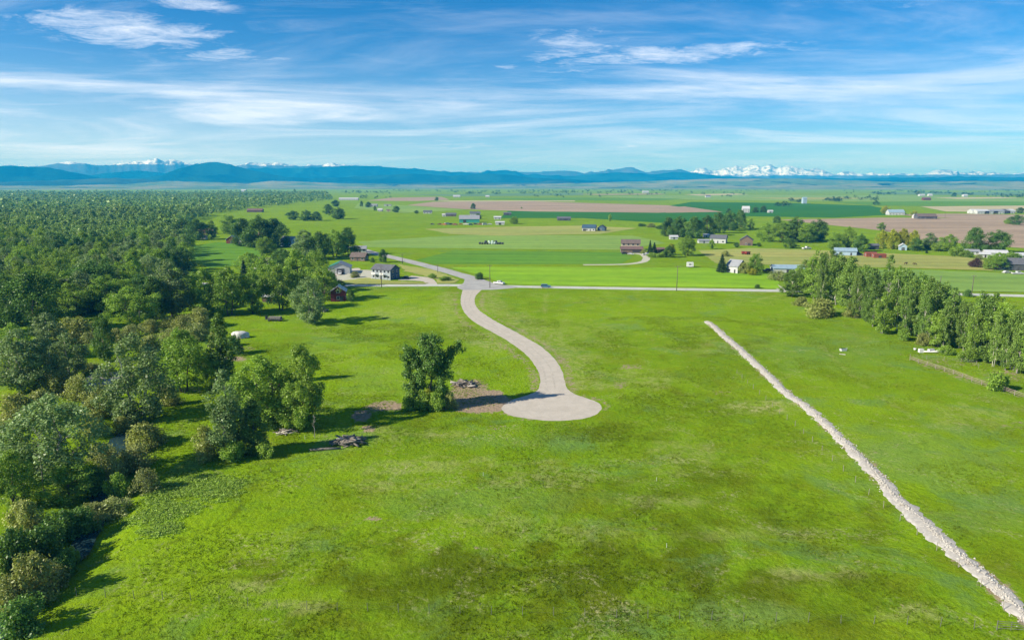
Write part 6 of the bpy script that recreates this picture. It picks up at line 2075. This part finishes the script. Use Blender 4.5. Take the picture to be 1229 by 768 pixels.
# white scrap under the grove
p = place(1120, 423)
t = thing('scrap_pile', 'pile of white pipes and panels below the grove', 'scrap pile', p)
for i, (x, y, L_, a) in enumerate(((-1.5, 0, 5.0, -8), (-.6, -.6, 5.6, -12), (.8, .3, 4.2, -4), (1.8, -.5, 3.8, -16))):
    ca, sa = math.cos(R(a)), math.sin(R(a))
    MB().tube([(x - ca * L_ / 2, y - sa * L_ / 2, .22 + .12 * (i % 2)), (x + ca * L_ / 2, y + sa * L_ / 2, .24 + .12 * (i % 2))], .2, 10).build('pipe', P_WHITE, t, True)
for i, (x, y, sx, sy, sz) in enumerate(((-3.6, .2, 1.3, .9, 1.1), (-.2, .8, 1.8, .9, .9), (3.4, -.9, 1.1, .8, .7), (2.2, .9, 1.2, .8, .6))):
    MB().box((x, y, sz / 2), (sx, sy, sz), R(12 * i)).build('panel', P_WHITE if i % 2 == 0 else P_SILVER, t)
p = place(1098, 420)
t = thing('bucket', 'white bucket lying left of the white scrap pile', 'bucket', p)
MB().tube([(0, 0, 0), (0, 0, .55)], [.34, .42], 12).build('pail', P_WHITE, t, True)
MB().tube([(0, 0, .545), (0, 0, .60)], .45, 12).build('rim', P_SILVER, t)
p = place(1012, 421)
t = thing('water_trough', 'small white trough alone in the right meadow', 'trough', p, R(15))
MB().prism([(-.9, .0), (.9, .0), (1.05, .7), (-1.05, .7)], -.45, .45).build('tub', P_WHITE, t)
MB().box((0, 0, .71), (1.8, .7, .03)).build('water', WATER, t)
MB().tube([(1.0, .1, .05), (1.6, .3, .9)], .05, 6).build('pipe', P_SILVER, t)
p = place(1011, 425.5)
t = thing('plank', 'pale plank lying below the white trough', 'plank', p, R(-35))
MB().box((0, 0, .1), (1.7, .35, .12)).build('board', LOG_W, t)
MB().box((.2, .3, .09), (1.2, .14, .1), R(12)).build('board', LOG_W, t)


def animal(label, u, v, rot, name, cat):
    p = place(u, v)
    t = thing(name, label, cat, p, rot, 'horses in the dry pasture')
    me = bpy.data.meshes.new('body')
    vs = [(-.75, 0, 1.25), (-.1, 0, 1.22), (.6, 0, 1.28), (1.0, 0, 1.5), (1.35, 0, 1.15), (1.62, 0, .75),
          (-.8, .2, .95), (-.72, .22, .55), (-.82, .22, .03), (-.8, -.2, .95), (-.95, -.22, .55), (-1.0, -.22, .03),
          (.62, .2, .9), (.66, .2, .5), (.64, .2, .03), (.62, -.2, .9), (.5, -.2, .5), (.42, -.2, .03), (-.98, 0, 1.15), (-1.08, 0, .7)]
    es = [(0, 1), (1, 2), (2, 3), (3, 4), (4, 5), (0, 6), (6, 7), (7, 8), (0, 9), (9, 10), (10, 11), (2, 12), (12, 13), (13, 14), (2, 15), (15, 16), (16, 17), (0, 18), (18, 19)]
    me.from_pydata(vs, es, [])
    o = link('body', me, HIDE, t)
    sk = o.modifiers.new('skin', 'SKIN')
    rad = [.34, .36, .33, .2, .16, .10, .17, .09, .07, .17, .09, .07, .14, .08, .07, .14, .08, .07, .06, .05]
    for i, rr in enumerate(rad):
        me.skin_vertices[0].data[i].radius = (rr, rr)
    me.skin_vertices[0].data[1].use_root = True
    sb = o.modifiers.new('smooth', 'SUBSURF'); sb.levels = 1; sb.render_levels = 1
    return t


animal('brown horse grazing at the left in the dry pasture behind the grove', 1087, 317.8, R(10), 'horse', 'horse')
animal('brown horse standing at the right in the dry pasture behind the grove', 1098, 318.6, R(175), 'horse', 'horse')

for i, (u, v, lab) in enumerate(((893, 305.5, 'red farm wagon at the left end of the corral'), (897, 305.8, 'second red farm wagon at the left end of the corral'))):
    p = place(u, v)
    t = thing('farm_wagon', lab, 'wagon', p, R(i * 20))
    MB().prism([(-1.5, .7), (1.5, .7), (1.8, 2.3), (-1.8, 2.3)], -1.1, 1.1).build('box', P_RED, t)
    wl = MB().tube([(0, -.12, 0), (0, .12, 0)], .45, 10).mesh('wheel'); wl.materials.append(TYRE)
    for x in (-1.0, 1.0):
        for y in (-1.0, 1.0):
            o = link('wheel', wl, None, t); o.location = (x, y, .45)

# ------------------------------------------------------------------ haze
HZ = bpy.data.materials.new('haze'); HZ.use_nodes = True
nt = N(HZ.node_tree)
pv = nt.n('ShaderNodeVolumePrincipled')
pv.inputs['Color'].default_value = (.01, .42, 1.0, 1)
pv.inputs['Absorption Color'].default_value = (.42, .62, 1, 1)
pv.inputs['Density'].default_value = 1 / 10500.
pv.inputs['Anisotropy'].default_value = 0.0
om = nt.n('ShaderNodeOutputMaterial')
nt.l(pv.outputs[0], om.inputs['Volume'])
hz = MB().box((0, 7500, 249), (50000, 31000, 504)).build('haze', HZ)
tag(hz, 'thin blue summer haze over the valley', kind='stuff')
